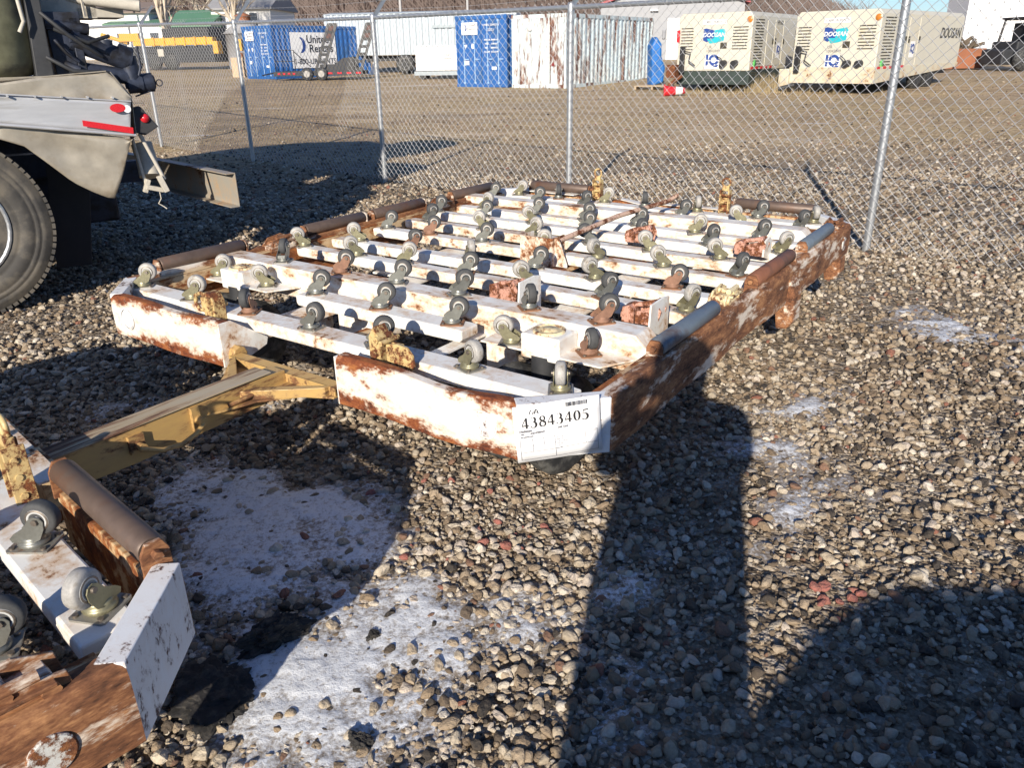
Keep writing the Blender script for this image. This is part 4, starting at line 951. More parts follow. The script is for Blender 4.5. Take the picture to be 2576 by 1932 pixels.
pp.build('discharge_pipe', 'navy', truck)
chute = MB(); chute.tube([(.60, .55, 1.98), (1.0, .5, 1.87), (1.50, .35, 1.80)], .035, 14); chute.tube([(1.17, .42, 1.845), (1.17, .42, 1.74)], .010, 6); chute.box((1.0, .6, 1.79), (.5, .3, .12)); chute.box((1.27, .6, 1.765), (.28, .3, .06)); chute.build('chute_bar', 'cement', truck, .005)
# folded plates and the drum itself (out of frame, throws the big shadow)
dr = MB(); dr.lathe([(.45, .3), (.85, -.2), (1.15, -1.2), (1.2, -2.6), (.95, -3.8), (.5, -4.3), (0, -4.35)], (.15, 0, 0), 'X', 36)
do = dr.build('drum', 'khaki', truck); do.location = (0, 1.25, 2.75); do.rotation_euler = (0, R(10), 0)
MB().lathe([(.62, .55), (.42, .05), (.3, -.1)], (.62, 1.2, 3.0), 'Z', 20).build('charge_hopper', 'khaki', truck)
cabm = MB(); cabm.box((-5.6, 1.25, 1.9), (1.7, 2.3, 2.2)); cabm.build('cab', 'steel_band', truck, .12)
# rear bumper beam
bp = MB(); P0 = Vector((1.86, 0, 0)); 
wd = Matrix.Rotation(-TA, 3, 'Z') @ Vector((-.98, 1.02, 0)).normalized(); nn_ = Vector((-wd.y, wd.x, 0))
for z0, z1 in ((.507, .728),):
    a = P0; e = P0 + wd * 2.3
    bp.ext([(a.x, a.y, z0), (a.x, a.y, z1), (e.x, e.y, z1), (e.x, e.y, z0)], nn_ * .008)
    bp.ext([(a.x, a.y, z1), (e.x, e.y, z1), (e.x, e.y, z1 + .008), (a.x, a.y, z1 + .008)], nn_ * .07)
    bp.ext([(a.x, a.y, z0 - .008), (e.x, e.y, z0 - .008), (e.x, e.y, z0), (a.x, a.y, z0)], nn_ * .07)
bp.build('bumper_beam', rusty('scuffed steel bumper', (.30, .28, .24), .60, 5., rough=.4, stain=.5), truck, .002)
b = MB(); b.box((-1.0, 1.25, .78), (4.4, .5, .9)); b.box((-1.9, 1.25, 1.75), (3.6, 1.9, .8)); b.build('shadow_filler_boxes', 'navy', truck, .02)  # filler boxes added to close lit gaps in the truck's shadow
MB().ext([(-2.9, .1, .3), (-.7, .1, .3), (-.7, .1, .5), (-.66, .1, 1.3), (-2.9, .1, 1.3)], (0, .05, 0)).build('shadow_filler_plate', 'dark', truck)  # unseen plate added to stop sunlight passing under the truck
MB().box((1.05, 1.25, .66), (1.0, .1, .16)).build('bumper_strut', 'navy', truck)

# ---------------------------------------------------------------- background yard
def local(o, w, d): pass
def corr(n_w, depth, length, h, axis_x=True):
    # corrugated sheet outline points (x along, y depth)
    pts = []; pitch = length / n_w
    for i in range(n_w):
        x = i * pitch; pts += [(x, 0), (x + pitch * .3, 0), (x + pitch * .5, depth), (x + pitch * .8, depth)]
    pts.append((length, 0)); return pts
def corr_sheet(b, n_w, depth, length, z0, z1, o=(0, 0), ang=0, mi=0, flip=1):
    pts = corr(n_w, depth, length, z1); c_, s_ = math.cos(ang), math.sin(ang); vs = []; fs = []
    for z in (z0, z1):
        for x, y in pts: y *= flip; vs.append((o[0] + x * c_ - y * s_, o[1] + x * s_ + y * c_, z))
    n = len(pts)
    for i in range(n - 1): fs.append((i, i + 1, n + i + 1, n + i))
    return b.add(vs, fs, False, mi)
def container(label, C, ang_end, W, L, H, paint, doors=True, bars='cont_bar', side_n=None, cat='shipping container'):
    # C: near corner; end wall runs along -x local (to the left), side runs along +y local
    t = thing('shipping_container', label, cat, (C[0], C[1], gz(C[1])), ang_end, 'shipping containers in the far yard')
    f = .07
    for x in (-f / 2, -W + f / 2):
        for y in (f / 2, L - f / 2): MB().box((x, y, H / 2), (f, f, H)).build('corner_post', paint, t, .005)
    for x in (-f / 2, -W + f / 2):
        for y in (f / 2, L - f / 2):
            for z in (.06, H - .05): MB().box((x, y, z), (f + .02, f + .02, .11)).build('corner_casting', paint, t, .004)
    for z in (.07, H - .06):
        MB().box((-W / 2, .04, z), (W - .14, .07, .12)).build('end_rail', paint, t); 
        for x in (-.035, -W + .035): MB().box((x, L / 2, z), (.06, L - .14, .12)).build('side_rail', paint, t)
    MB().box((-W / 2, L / 2, H - .02), (W - .12, L - .12, .03)).build('roof', paint, t)
    for x, fl in ((-.012, 1), (-W + .012, -1)):
        b = MB(); corr_sheet(b, side_n or int(L / .28), .036 * fl, L - .14, .12, H - .11, (x, .07), math.pi / 2, 0, 1); b.build('side_wall', paint, t)
    b = MB(); b.box((-W / 2, L - .05, H / 2), (W - .14, .03, H - .2)); b.build('back_wall', paint, t)
    if doors:
        for k in range(2):
            x0 = -W + .08 + k * (W - .14) / 2; w_ = (W - .16) / 2 - .01
            b = MB(); b.box((x0 + w_ / 2, .035, H / 2), (w_, .03, H - .26))
            for q in range(3):
                b.box((x0 + w_ / 2, .017, .35 + (H - .7) * (q + .5) / 3), (w_ - .12, .012, (H - .7) / 3 - .1))
            d = b.build('door', paint, t, .004)
            for fx in (.27, .73):
                r_ = MB().tube([(x0 + w_ * fx, -.01, .12), (x0 + w_ * fx, -.01, H - .13)], .018, 6)
                for zz in (.16, .75, 1.5, H - .18): r_.box((x0 + w_ * fx, .0, zz), (.08, .03, .05))
                r_.box((x0 + w_ * fx + .10, -.02, .95), (.22, .02, .035)); r_.build('lock_rod', bars, d)
    else:
        b = MB(); corr_sheet(b, 8, .03, W - .14, .12, H - .11, (-W + .07, .0), 0, 0, 1); b.build('end_wall', paint, t)
    return t
M['cblue'] = plain('container blue', (.022, .115, .36), .45, 0, .18, 1.2, 0, dirt=(.03, .10, .26), dirt_t=.55)
M['cont_bar'] = plain('pale blue lock rod', (.30, .45, .66), .5, 0, .1)
M['cont_bar_w'] = plain('pale lock rod', (.55, .62, .66), .5, 0, .1)
M['clight'] = rusty('peeling pale blue container', (.52, .66, .72), .535, 1.6, stretch=(1.6, 1.6, .30), stain=.45, rust=((.06, .03, .025), (.16, .07, .05), (.45, .36, .30)), stainc=(.66, .60, .52), rough=.6, soft=.03)
M['signwhite'] = plain('white sign', (.80, .80, .80), .4, 0, .02, 3.)
M['ublue'] = plain('deep blue print', (.02, .06, .26), .5, 0, .03); M['letter_w'] = plain('white lettering', (.78, .79, .8), .5, 0, .03); M['letter_b'] = plain('black lettering', (.02, .02, .025), .5, 0, .03); M['teal'] = plain('turquoise print', (.02, .42, .50), .5, 0, .05)
M['letter_r'] = plain('red lettering', (.5, .03, .03), .5, 0, .03)
def face_plate(par, x0, x1, z0, z1, y, mat, name='sign', d=.008):
    return MB().box(((x0 + x1) / 2, y, (z0 + z1) / 2), (x1 - x0, d, z1 - z0)).build(name, mat, par)
c1 = container('long blue shipping container with a big white rental sign, leftmost of the containers', (-10.62, 38.6), R(-40), 2.30, 5.75, 2.28, 'cblue')
def moon(par, x, y, z, r, rot, face='x'):
    b = MB(); n = 20; pts = [(r * math.cos(a), r * math.sin(a)) for a in [R(-100 + 200 * k / n) for k in range(n + 1)]]
    inn = [(-.15 * r + r * .55 * math.cos(a), r * .82 * math.sin(a)) for a in [R(75 - 150 * k / n) for k in range(n + 1)]]
    P_ = pts + inn
    b.ext([(p[0] * .8, 0, p[1]) for p in P_], (0, -.004, 0)); o = b.build('logo', 'ublue', par); o.location = (x, y, z); o.rotation_euler = rot; return o
# sign on the side wall (side wall faces local +x)
sg = MB().box((.012, 2.30, 1.22), (.012, 2.6, 1.55)).build('sign', 'signwhite', c1)
rotS = (math.pi / 2, 0, math.pi / 2)
moon(c1, .022, 1.55, 1.45, .34, (0, 0, math.pi / 2))
text('United', .48, 'letter_b', c1, (.022, 2.55, 1.68), rotS, depth=.002, bold=.008); text('Rentals', .48, 'letter_b', c1, (.022, 2.72, 1.28), rotS, depth=.002, bold=.008); text('1-800-UR-RENTS', .34, 'letter_b', c1, (.022, 2.32, .72), rotS, depth=.002, bold=.004)
def door_marks(t, W, top):
    face_plate(t, -W + .28, -W + .95, top - .62, top - .22, -.035, 'signwhite'); moon(t, -W + .42, -.045, top - .40, .11, (0, 0, 0)); text('United', .12, 'letter_b', t, (-W + .70, -.042, top - .31), (math.pi / 2, 0, 0)); text('Rentals', .12, 'letter_b', t, (-W + .70, -.042, top - .43), (math.pi / 2, 0, 0)); text('1-800-UR-RENTS', .065, 'letter_r', t, (-W + .62, -.042, top - .56), (math.pi / 2, 0, 0))
    e = [(-W + .42, .0)]; b = MB().ext([(-W + .36, -.012, top - .95), (-W + .48, -.012, top - .95), (-W + .42, -.012, top - 1.10)], (0, -.004, 0)); b.ext([(-W + .72 + .06 * math.cos(a), -.012, top - 1.0 + .09 * math.sin(a)) for a in [k * math.pi / 8 for k in range(16)]], (0, -.004, 0)); b.build('decal', 'letter_w', t)
    text('UMRU 204455 6', .10, 'letter_w', t, (-.62, -.03, top - .32), (math.pi / 2, 0, 0)); text('22G1', .12, 'letter_w', t, (-.62, -.03, top - .48), (math.pi / 2, 0, 0))
    for k in range(4): text(('MAX.GR. 30480 KG', 'TARE      2180 KG', 'NET      28300 KG', 'CU.CAP.  33.2 CU.M')[k], .068, 'letter_w', t, (-.62, -.03, top - .80 - k * .13), (math.pi / 2, 0, 0), bold=.002)
    face_plate(t, -W + .36, -W + .55, top - 1.62, top - 1.48, -.012, 'letter_w', 'decal'); face_plate(t, -.62, -.42, top - 1.78, top - 1.68, -.012, 'letter_w', 'decal')
door_marks(c1, 2.30, 2.28)
c2 = container('blue shipping container seen door on, between the grey box trailer and the peeling container', (.02, 29.75), R(-30), 2.12, 5.6, 2.38, 'cblue'); door_marks(c2, 2.12, 2.38)
c3 = container('pale blue shipping container with peeling rusty paint', (2.02, 28.57), R(-34), 2.20, 7.0, 2.36, 'clight', doors=False, side_n=22)
MB().lathe([(0, -.01), (.11, -.008), (.11, .0)], (-1.45, -.012, 1.95), 'Y', 18).build('decal', 'letter_w', c3)
MB().ext([(-.60, -.014, .72), (-.40, -.014, .72), (-.50, -.014, .87)], (0, -.004, 0)).build('decal', plain('maroon print', (.2, .03, .03), .5), c3)
MB().box((-.62, -.006, 1.25), (.03, .012, 2.2)).build('door_seam', 'rust', c3)

# grey box trailer
M['cgrey'] = plain('pale grey trailer panel', (.44, .50, .54), .5, .1, .06, 2.); M['cgrey_d'] = plain('grey band', (.30, .35, .38), .5, .1, .06)
tr = thing('box_trailer', 'pale grey ribbed box trailer on dark running gear behind the blue container', 'trailer', (-9.0, 42.6, gz(42)), R(-7))
b = MB(); corr_sheet(b, 30, .05, 9.6, .88, 2.75, (0, 0), 0); b.build('ribbed_wall', 'cgrey', tr); MB().box((4.8, 1.25, 1.82), (9.55, 2.35, 1.86)).build('body', 'cgrey', tr)
MB().ext([(0, -.03, 2.75), (9.6, -.03, 2.75), (9.6, 1.2, 2.86), (0, 1.2, 2.86)], (0, 0, .02)).build('roof', 'cgrey', tr)
MB().box((6.9, -.06, 2.13), (2.9, .03, .13)).build('band', 'cgrey_d', tr)
b = MB(); b.box((5.0, .5, .72), (9.0, .12, .25)); b.box((5.0, 1.9, .72), (9.0, .12, .25)); b.box((5.4, 1.2, .55), (2.6, 1.6, .2)); b.build('chassis', 'black', tr)
for x in (3.95, 4.95):
    o = MB().lathe([(.25, -.14), (.42, -.13), (.46, -.08), (.46, .10), (.3, .12)], (0, 0, 0), 'Y', 28).build('wheel', 'black_rubber', tr, 0, (x, .15, .46)); MB().lathe([(0, -.06), (.08, -.08), (.14, -.05), (.25, -.12), (.27, -.15), (.28, -.12)], (0, 0, 0), 'Y', 24).build('rim', 'wheel_white', o)
ch_ = MB().ext([(2.3, -.8, 0), (2.65, -.8, 0), (2.65, -.8, .75)], (0, .2, 0)).build('wheel_chock', 'letter_w', tr)

# small utility trailer with raised ramps
ut = thing('utility_trailer', 'low black utility trailer with two ramps standing up, in front of the blue container', 'trailer', (-9.9, 37.3, gz(37)), R(-4))
b = MB(); b.box((1.55, .6, .30), (3.9, 1.3, .16)); b.ext([(1.9, .05, .38), (3.2, .05, .38), (3.2, .05, .95), (2.7, .05, .9)], (0, .8, 0)); b.box((2.2, .5, .5), (1.2, .6, .3)); b.box((1.55, -.06, .27), (4.0, .05, .16)); b.tube([(-.35, 0, .35), (-.35, 0, 1.25), (.55, 0, 1.25), (.55, 0, .35)], .022, 6); b.tube([(-.35, 0, .8), (.55, 0, .8)], .018, 6); b.tube([(.1, 0, .35), (.1, 0, 1.25)], .016, 6); b.tube([(-.35, .0, .35), (-1.2, .6, .22)], .03, 6); b.tube([(.55, .0, 1.2), (1.2, .2, .55)], .02, 6); b.build('frame', 'black', ut, .004)
for x in (1.35, 3.05):
    b = MB()
    for dx in (0, .34): b.ext([(x + dx, .1, .35), (x + dx + .12, .1, .35), (x + dx + .87, .25, 2.30), (x + dx + .75, .25, 2.30)], (0, .06, 0))
    for k in range(7): f_ = k / 6; b.box((x + .22 + .75 * f_, .12 + .15 * f_, .45 + 1.8 * f_), (.36, .05, .12))
    b.build('ramp', 'black', ut); MB().ext([(x + .55, .20, 1.62), (x + .95, .20, 1.62), (x + 1.16, .26, 2.28), (x + .80, .26, 2.28)], (0, .02, 0)).build('ramp_plate', plain('rust brown ramp', (.10, .05, .04), .7), ut)
for x0, x1 in ((-.3, .6), (1.9, 3.6)):
    b = MB(); n = 4
    for k in range(n): b.box((x0 + (x1 - x0) * (k + .5) / n, -.095, .29), ((x1 - x0) / n * .5, .01, .07))
    b.build('reflector_strip', 'red_lens', ut)
for x in (1.1, 1.75): 
    o = MB().lathe([(.12, -.09), (.24, -.08), (.27, -.04), (.27, .06), (.15, .08)], (0, 0, 0), 'Y', 24).build('wheel', 'black_rubber', ut, 0, (x + .0, -.14, .27))
    MB().lathe([(0, -.07), (.05, -.09), (.13, -.075), (.14, -.095)], (0, 0, 0), 'Y', 16).build('rim', 'wheel_white', o)

# white generator cabinet
gn = thing('generator', 'low white generator cabinet standing against the grey trailer, left of the blue container', 'generator', (-3.85, 36.2, gz(36)), R(-8))
MB().box((.95, .6, .85), (2.0, 1.2, 1.0)).build('cabinet', 'signwhite', gn, .03); MB().box((.95, .6, .25), (2.2, 1.1, .16)).build('skid', 'cgrey_d', gn); MB().tube([(.2, .1, .15), (.2, 1.1, .15)], .15, 12).build('wheel', 'black_rubber', gn); MB().box((.95, -.012, 1.32), (1.8, .02, .02)).build('lid_seam', 'cgrey_d', gn); text('CMC', .16, 'letter_b', gn, (1.35, -.01, .95), (math.pi / 2, 0, 0)); MB().box((1.35, -.008, .83), (.36, .01, .02)).build('decal', 'letter_b', gn)

# air compressors
M['beige'] = plain('compressor beige', (.56, .535, .45), .45, 0, .06, 1.5, 0, dirt=(.55, .48, .33), dirt_t=.62); M['beige_side'] = M['beige']
M['slot'] = plain('dark louvre slot', (.05, .045, .03), .8); M['frame_green'] = plain('dark green frame', (.03, .045, .04), .6, 0, .3, 3.)
M['beige_rust'] = rusty('rust stained beige skirt', (.58, .55, .44), .60, 2.2, stain=.5)
def compressor(label, C, ang, W, L, H, base, skirt):
    t = thing('air_compressor', label, 'air compressor', (C[0], C[1], gz(C[1])), ang, 'large beige towed air compressors')
    z0 = .62
    prof = [(-W, z0), (0, z0), (0, H - .12), (-.10, H), (-W + .10, H), (-W, H - .12)]
    if base == 'raised': body = MB().ext([(p[0], .0, p[1]) for p in prof], (0, L, 0))
    else: body = MB().ext([(p[0], .0, p[1]) for p in prof], (0, L, 0))
    bo = body.build('body', 'beige', t, .03)
    fl = MB(); 
    for x0, w_ in ((-W + .10, .40), (-.58, .46)):
        for k in range(8): fl.box((x0 + w_ / 2, -.004, H - .42 - k * .085), (w_, .012, .028))
    fl.build('end_louvre', 'slot', t)
    sl = MB()
    for k in range(20): sl.box((.004, .62, H - .22 - k * .082), (.012, .72, .028))
    for k in range(6): sl.box((.004, 1.55, H - .42 - k * .09), (.012, .30, .028))
    sl.build('side_louvre', 'slot', t)
    for y0, y1 in ((1.30, 1.95), (2.02, 2.75), (2.82, L - .15)):
        p_ = MB().box((.006, (y0 + y1) / 2, (z0 + .12 + H - .2) / 2), (.014, y1 - y0, H - .32 - z0)).build('side_door', 'beige', t, .005)
        for yy_ in (y0 + .08,): MB().box((.020, yy_ if y0 > 1.5 else y1 - .1, 1.45), (.02, .09, .17)).build('handle', 'slot', p_)
    pn = MB().box((-W * .45, -.007, (z0 + H) / 2 + .02), (W * .36, .016, H - z0 - .5)).build('end_panel', 'beige', t, .005)
    MB().box((-W * .36, -.02, 1.34), (.20, .02, .17)).build('handle', 'slot', pn)
    # printed marks: flag logo, IQ emblem, phone line, numbers
    x = -W * .50; zt_ = H - .62
    lg = MB().ext([(x - .34, -.018, zt_ + .17), (x - .26, -.018, zt_ + .19), (x, -.018, zt_ + .13), (x, -.018, zt_ - .09), (x - .22, -.018, zt_ - .20), (x - .34, -.018, zt_ - .14)], (0, -.004, 0)); lg.build('logo', 'ublue', t)
    lg = MB().ext([(x, -.018, zt_ + .13), (x + .30, -.018, zt_ + .17), (x + .36, -.018, zt_ + .10), (x + .32, -.018, zt_ - .16), (x + .08, -.018, zt_ - .22), (x, -.018, zt_ - .19)], (0, -.004, 0)); lg.build('logo', 'teal', t)
    lg = MB().ext([(x - .22, -.018, zt_ - .10), (x, -.018, zt_ - .10), (x + .08, -.018, zt_ - .22), (x - .12, -.018, zt_ - .24)], (0, -.0045, 0)); lg.build('logo', 'teal', t)
    text('DOOSAN', .165, 'letter_w', t, (x, -.026, zt_), (math.pi / 2, 0, 0), shear=.2, bold=.004)
    MB().box((x, -.019, zt_ + .36), (.76, .006, .13)).build('decal', 'signwhite', t); text('1-800-UR-RENTS', .095, 'letter_b', t, (x, -.024, zt_ + .36), (math.pi / 2, 0, 0), shear=.2)
    text('UR', .12, 'ink_grey', t, (x - .12, -.02, zt_ - .34), (math.pi / 2, 0, 0)); text('10042849', .11, 'ink_grey', t, (x, -.02, zt_ - .45), (math.pi / 2, 0, 0))
    MB().box((x, -.019, zt_ - .76), (.46, .006, .40)).build('decal', 'signwhite', t); text('IQ', .40, 'ublue', t, (x, -.024, zt_ - .72), (math.pi / 2, 0, 0), bold=.02); MB().box((x, -.026, zt_ - .72), (.46, .004, .025)).build('decal', 'signwhite', t)
    MB().box((.014, 2.45, 1.18), (.006, .34, .44)).build('decal', 'signwhite', t); text('IQ', .30, 'ublue', t, (.02, 2.45, 1.20), rotS, bold=.016)
    MB().lathe([(0, .012), (.13, .010), (.13, 0)], (.004, .42, z0 + .18), 'X', 18).build('decal', plain('green label', (.12, .5, .12), .5), t)
    MB().lathe([(0, -.02), (.07, -.015), (.09, 0)], (-.10, -.004, H - .22), 'Y', 14).build('marker_lamp', plain('amber lens', (.5, .18, .03), .3), t)
    # skirt with red and white tape, hoses, drawbar and wheels
    if skirt == 'green':
        MB().box((-W / 2, L / 2 - .1, .42), (W, L - .3, .40)).build('skirt', 'frame_green', t, .02)
        text('10042849', .11, 'ink_grey', t, (-W * .5, .045, .42), (math.pi / 2, 0, 0)) 
        MB().box((-W - .05, -.15, .62), (.30, .35, .38)).build('hitch_box', 'rust', t, .01); MB().tube([(-W - .1, -.3, .2), (-W + .3, -.2, .5)], .06, 8).build('hitch', 'rust', t)
    else:
        b = MB(); b.yz([(-.04, .30), (L - .02, .62), (L, .75), (-.04, .75)], -.05, .03); b.box((-W / 2, -.03, .52), (W + .04, .10, .44)); b.yz([(-.04, .30), (L - .02, .62), (L, .75), (-.04, .75)], -W, -W + .05); b.build('skirt', 'beige_rust', t, .01)
        MB().box((-W - .12, -.06, .42), (.32, .3, .56)).build('hitch_box', 'beige_rust', t, .02); MB().tube([(-W - .2, -.4, .12), (-W + .2, -.1, .25)], .06, 8).build('hitch', 'dark', t)
    tp = MB(); 
    for k in range(5): tp.box((.032, .18 + k * .42, .70 + (0 if skirt == 'green' else .02)), (.012, .20, .07))
    tp.build('reflector_strip', 'red_lens', t)
    ja = MB().box((-W + .22, -.10, .95), (.14, .12, .75)); ja.build('jack', 'black', t, .01)
    MB().tube([(-W + .25, -.12, 1.20), (-W + .50, -.14, 1.16), (-W + .46, -.14, .92), (-W + .66, -.12, .78)], .022, 6).build('hose', 'black', t)
    for xx in (-.80, -.45): 
        MB().tube([(xx, -.16, .82), (xx + .02, .0, .84)], .10, 10).build('air_valve', 'dark', t)
    MB().tube([(-1.0, -.1, 1.05), (-.85, -.16, .98), (-.76, -.14, .86)], .015, 6).build('hose', 'black', t)
    for yy_ in (L * .52, L * .52 + .95):
        for xx in (-.12, -W + .12):
            o = MB().lathe([(.2, -.12), (.36, -.12), (.40, -.07), (.40, .08), (.25, .1)], (0, 0, 0), 'X', 24).build('wheel', 'black_rubber', t, 0, (xx, yy_, .40)); MB().lathe([(0, -.1), (.2, -.08), (.2, .10), (0, .08)], (0, 0, 0), 'X', 18).build('rim', 'beige', o)
    b = MB(); b.box((-W / 2, L / 2, .52), (W - .5, L - .6, .2)); b.build('underframe', 'black', t)
    return t
k1 = compressor('large beige air compressor on a dark green skirt, beside the blue tarpaulin', (7.29, 25.21), R(-36), 2.35, 4.4, 2.26, 'raised', 'green')
MB().tube([(-2.32, -.06, 1.45), (-2.32, -.06, 1.80)], .05, 10).build('fire_extinguisher', 'red_lens', k1)
text('HP1600', .17, 'letter_b', k1, (.02, 2.42, 1.98), rotS); MB().box((-2.52, .55, 1.05), (.22, .3, .8)).build('air_filter', 'black', k1, .04) if False else None
k2 = compressor('large beige air compressor with a rust stained beige skirt, right of the two', (10.34, 23.51), R(-46), 2.50, 6.6, 2.24, 'raised', 'beige')
text('DOOSAN', .42, 'letter_b', k2, (.02, 5.45, 1.62), rotS, shear=.25, bold=.008)
MB().box((-2.45, .35, 1.35), (.35, .35, .95)).build('air_filter', 'black', k2, .08)

# right side: white van body, rusty bins, dark loader
wt = thing('white_trailer', 'plain white box trailer standing high behind the compressors at the right edge', 'trailer', (22.6, 42.0, gz(42)), R(-6))
MB().box((6.5, 1.25, 2.45), (13.0, 2.5, 3.5)).build('body', 'signwhite', wt, .02); b = MB(); b.box((6.5, -.02, .72), (13.0, .06, .08)); b.box((6.5, -.02, 4.22), (13.0, .06, .08)); b.build('rail', 'cgrey', wt)
b = MB(); b.box((6.5, 1.2, .55), (12.6, 1.0, .25)); b.box((2.6, .5, .4), (.12, .12, .7)); b.box((2.6, 2.0, .4), (.12, .12, .7)); b.build('chassis', 'black', wt)
for x in (9.6, 10.8): MB().lathe([(.1, -.14), (.44, -.13), (.5, -.05), (.5, .12), (.1, .14)], (x, .3, .5), 'Y', 24).build('wheel', 'black_rubber', wt)
M['bin_rust'] = plain('orange rust bin', (.26, .10, .05), .8, 0, .3, 1.5)
for x, y, s_, lb in ((18.6, 36.4, 1.5, 'orange rusty steel bin beside the second compressor'), (20.2, 36.6, 1.2, 'orange rusty steel bin next to the dark loader')):
    bn = thing('scrap_bin', lb, 'bin', (x, y, gz(y)), R(-5)); b = MB(); b.box((0, 0, .45), (s_, .06, .8)); b.box((0, 1.2, .45), (s_, .06, .8)); b.box((-s_ / 2 + .03, .6, .45), (.06, 1.14, .8)); b.box((s_ / 2 - .03, .6, .45), (.06, 1.14, .8)); b.box((0, .6, .08), (s_ - .12, 1.14, .05)); b.build('bin_shell', 'bin_rust', bn)
    b = MB(); rb2 = random.Random(x)
    for k in range(12): b.tube([(rb2.uniform(-.6, .6), rb2.uniform(.1, 1.1), .7), (rb2.uniform(-.8, .8), rb2.uniform(.1, 1.1), rb2.uniform(.9, 1.35))], rb2.uniform(.03, .12), 6)
    b.build('scrap_metal', plain('brown scrap', (.13, .10, .07), .8, .1, .5, 2.), bn)
ld = thing('wheel_loader', 'dark compact loader with an orange lamp at the right edge of the photo', 'loader', (21.1, 34.6, gz(34.6)), R(8))
b = MB(); b.box((.7, .8, .8), (1.7, 1.5, .7)); b.box((-.35, .8, .55), (.6, 1.3, .6)); b.build('body', 'dark', ld, .06)
b = MB(); b.tube([(.1, 0, 1.1), (.25, 0, 2.0), (1.3, 0, 2.0), (1.4, 0, 1.1)], .06, 6); b.tube([(.1, 1.5, 1.1), (.25, 1.5, 2.0), (1.3, 1.5, 2.0), (1.4, 1.5, 1.1)], .06, 6); b.box((.78, .75, 2.03), (1.3, 1.7, .08)); b.box((.8, .75, 1.5), (.7, .9, .7)); b.build('cab', 'black', ld, .02)
MB().ext([(.2, .02, 1.2), (.3, .02, 1.9), (.7, .02, 1.9), (.7, .02, 1.2)], (0, .02, 0)).build('cab_window', plain('cab glass', (.25, .34, .36), .1), ld)
for x in (.2, 1.3): MB().lathe([(.1, -.16), (.42, -.15), (.48, -.06), (.48, .12), (.1, .16)], (x, -.05, .48), 'Y', 24).build('wheel', 'black_rubber', ld)
MB().lathe([(0, -.03), (.16, -.02), (.18, .03), (0, .04)], (.62, -.16, 1.02), 'Y', 16).build('warning_lamp', plain('orange lens', (.85, .10, .02), .3), ld)
# blue tarpaulin
tpv = MB(); H_ = [(0, 0), (.42, .12), (.46, .6), (.32, .95), (.30, 1.35), (.10, 1.62), (-.06, 1.3), (-.02, .5)]
tpv.ext([(p[0], 0, p[1]) for p in H_], (-.1, .5, 0)); M['tarp'] = plain('blue tarpaulin', (.012, .13, .42), .45, 0, .35, 3., .02)
o = tpv.build('tarpaulin', 'tarp', None, .08, (5.05, 29.0, gz(29))); tag(o, 'crumpled bright blue tarpaulin hung upright between the peeling container and the compressor', 'tarpaulin')
pal = thing('pallet', 'flat wooden pallet lying on the dirt in front of the blue tarpaulin', 'pallet', (4.9, 27.6, gz(27.6)), R(-20)); M['wood'] = plain('weathered wood', (.42, .33, .22), .8, 0, .2, 6.)
for k in range(5): MB().box((0, -.4 + .2 * k, .11), (1.2, .12, .02)).build('board', 'wood', pal)
for x in (-.55, 0, .55): MB().box((x, 0, .05), (.06, .95, .09)).build('stringer', 'wood', pal)
cn = thing('fallen_cone', 'red and white traffic cone lying on its side before the left compressor', 'traffic cone', (4.95, 24.7, gz(24.7) + .13), R(-6))
MB().lathe([(.15, 0), (.14, .12), (.12, .32)], (-.25, 0, 0), 'X', 16).build('cone_body', 'red_lens', cn); MB().lathe([(.1205, .32), (.10, .52)], (-.25, 0, 0), 'X', 16).build('reflective_band', 'letter_w', cn); MB().lathe([(.10, .52), (.08, .60), (0, .61)], (-.25, 0, 0), 'X', 16).build('cone_tip', 'red_lens', cn); MB().box((-.27, 0, .02), (.03, .33, .33)).build('cone_base', 'red_lens', cn)

# grey steel building with red roof
M['gwall'] = plain('grey sheet wall', (.30, .31, .33), .6, .1, .05, .5); M['rroof'] = plain('red sheet roof', (.30, .05, .06), .5, .1, .08, .5)
gb = thing('steel_building', 'grey metal building with a red gable roof behind the containers', 'building', (10.8, 56, gz(56)), R(-12))
MB().ext([(-4.6, 0, 0), (4.6, 0, 0), (4.6, 0, 3.3), (0, 0, 4.75), (-4.6, 0, 3.3)], (0, 18, 0)).build('wall', 'gwall', gb)
for s_ in (-1, 1): MB().ext([(0, -.3, 4.80), (s_ * 4.9, -.3, 3.28), (s_ * 4.9, -.3, 3.42), (0, -.3, 4.95)], (0, 18.6, 0)).build('roof', 'rroof', gb)
dd = MB().box((.7, -.04, 1.25), (1.8, .05, 2.5)).build('door', 'signwhite', gb); MB().box((.2, -.08, 1.25), (.04, .02, 2.4)).build('door_seam', 'gwall', dd); MB().box((-1.1, -.15, 3.0), (.5, .25, .10)).build('wall_lamp', 'signwhite', gb); MB().tube([(-.4, -.1, 1.3), (-.4, -.1, 1.8)], .1, 8).build('vent', 'gwall', gb)
for x, z in ((-.6, 3.9),): pass

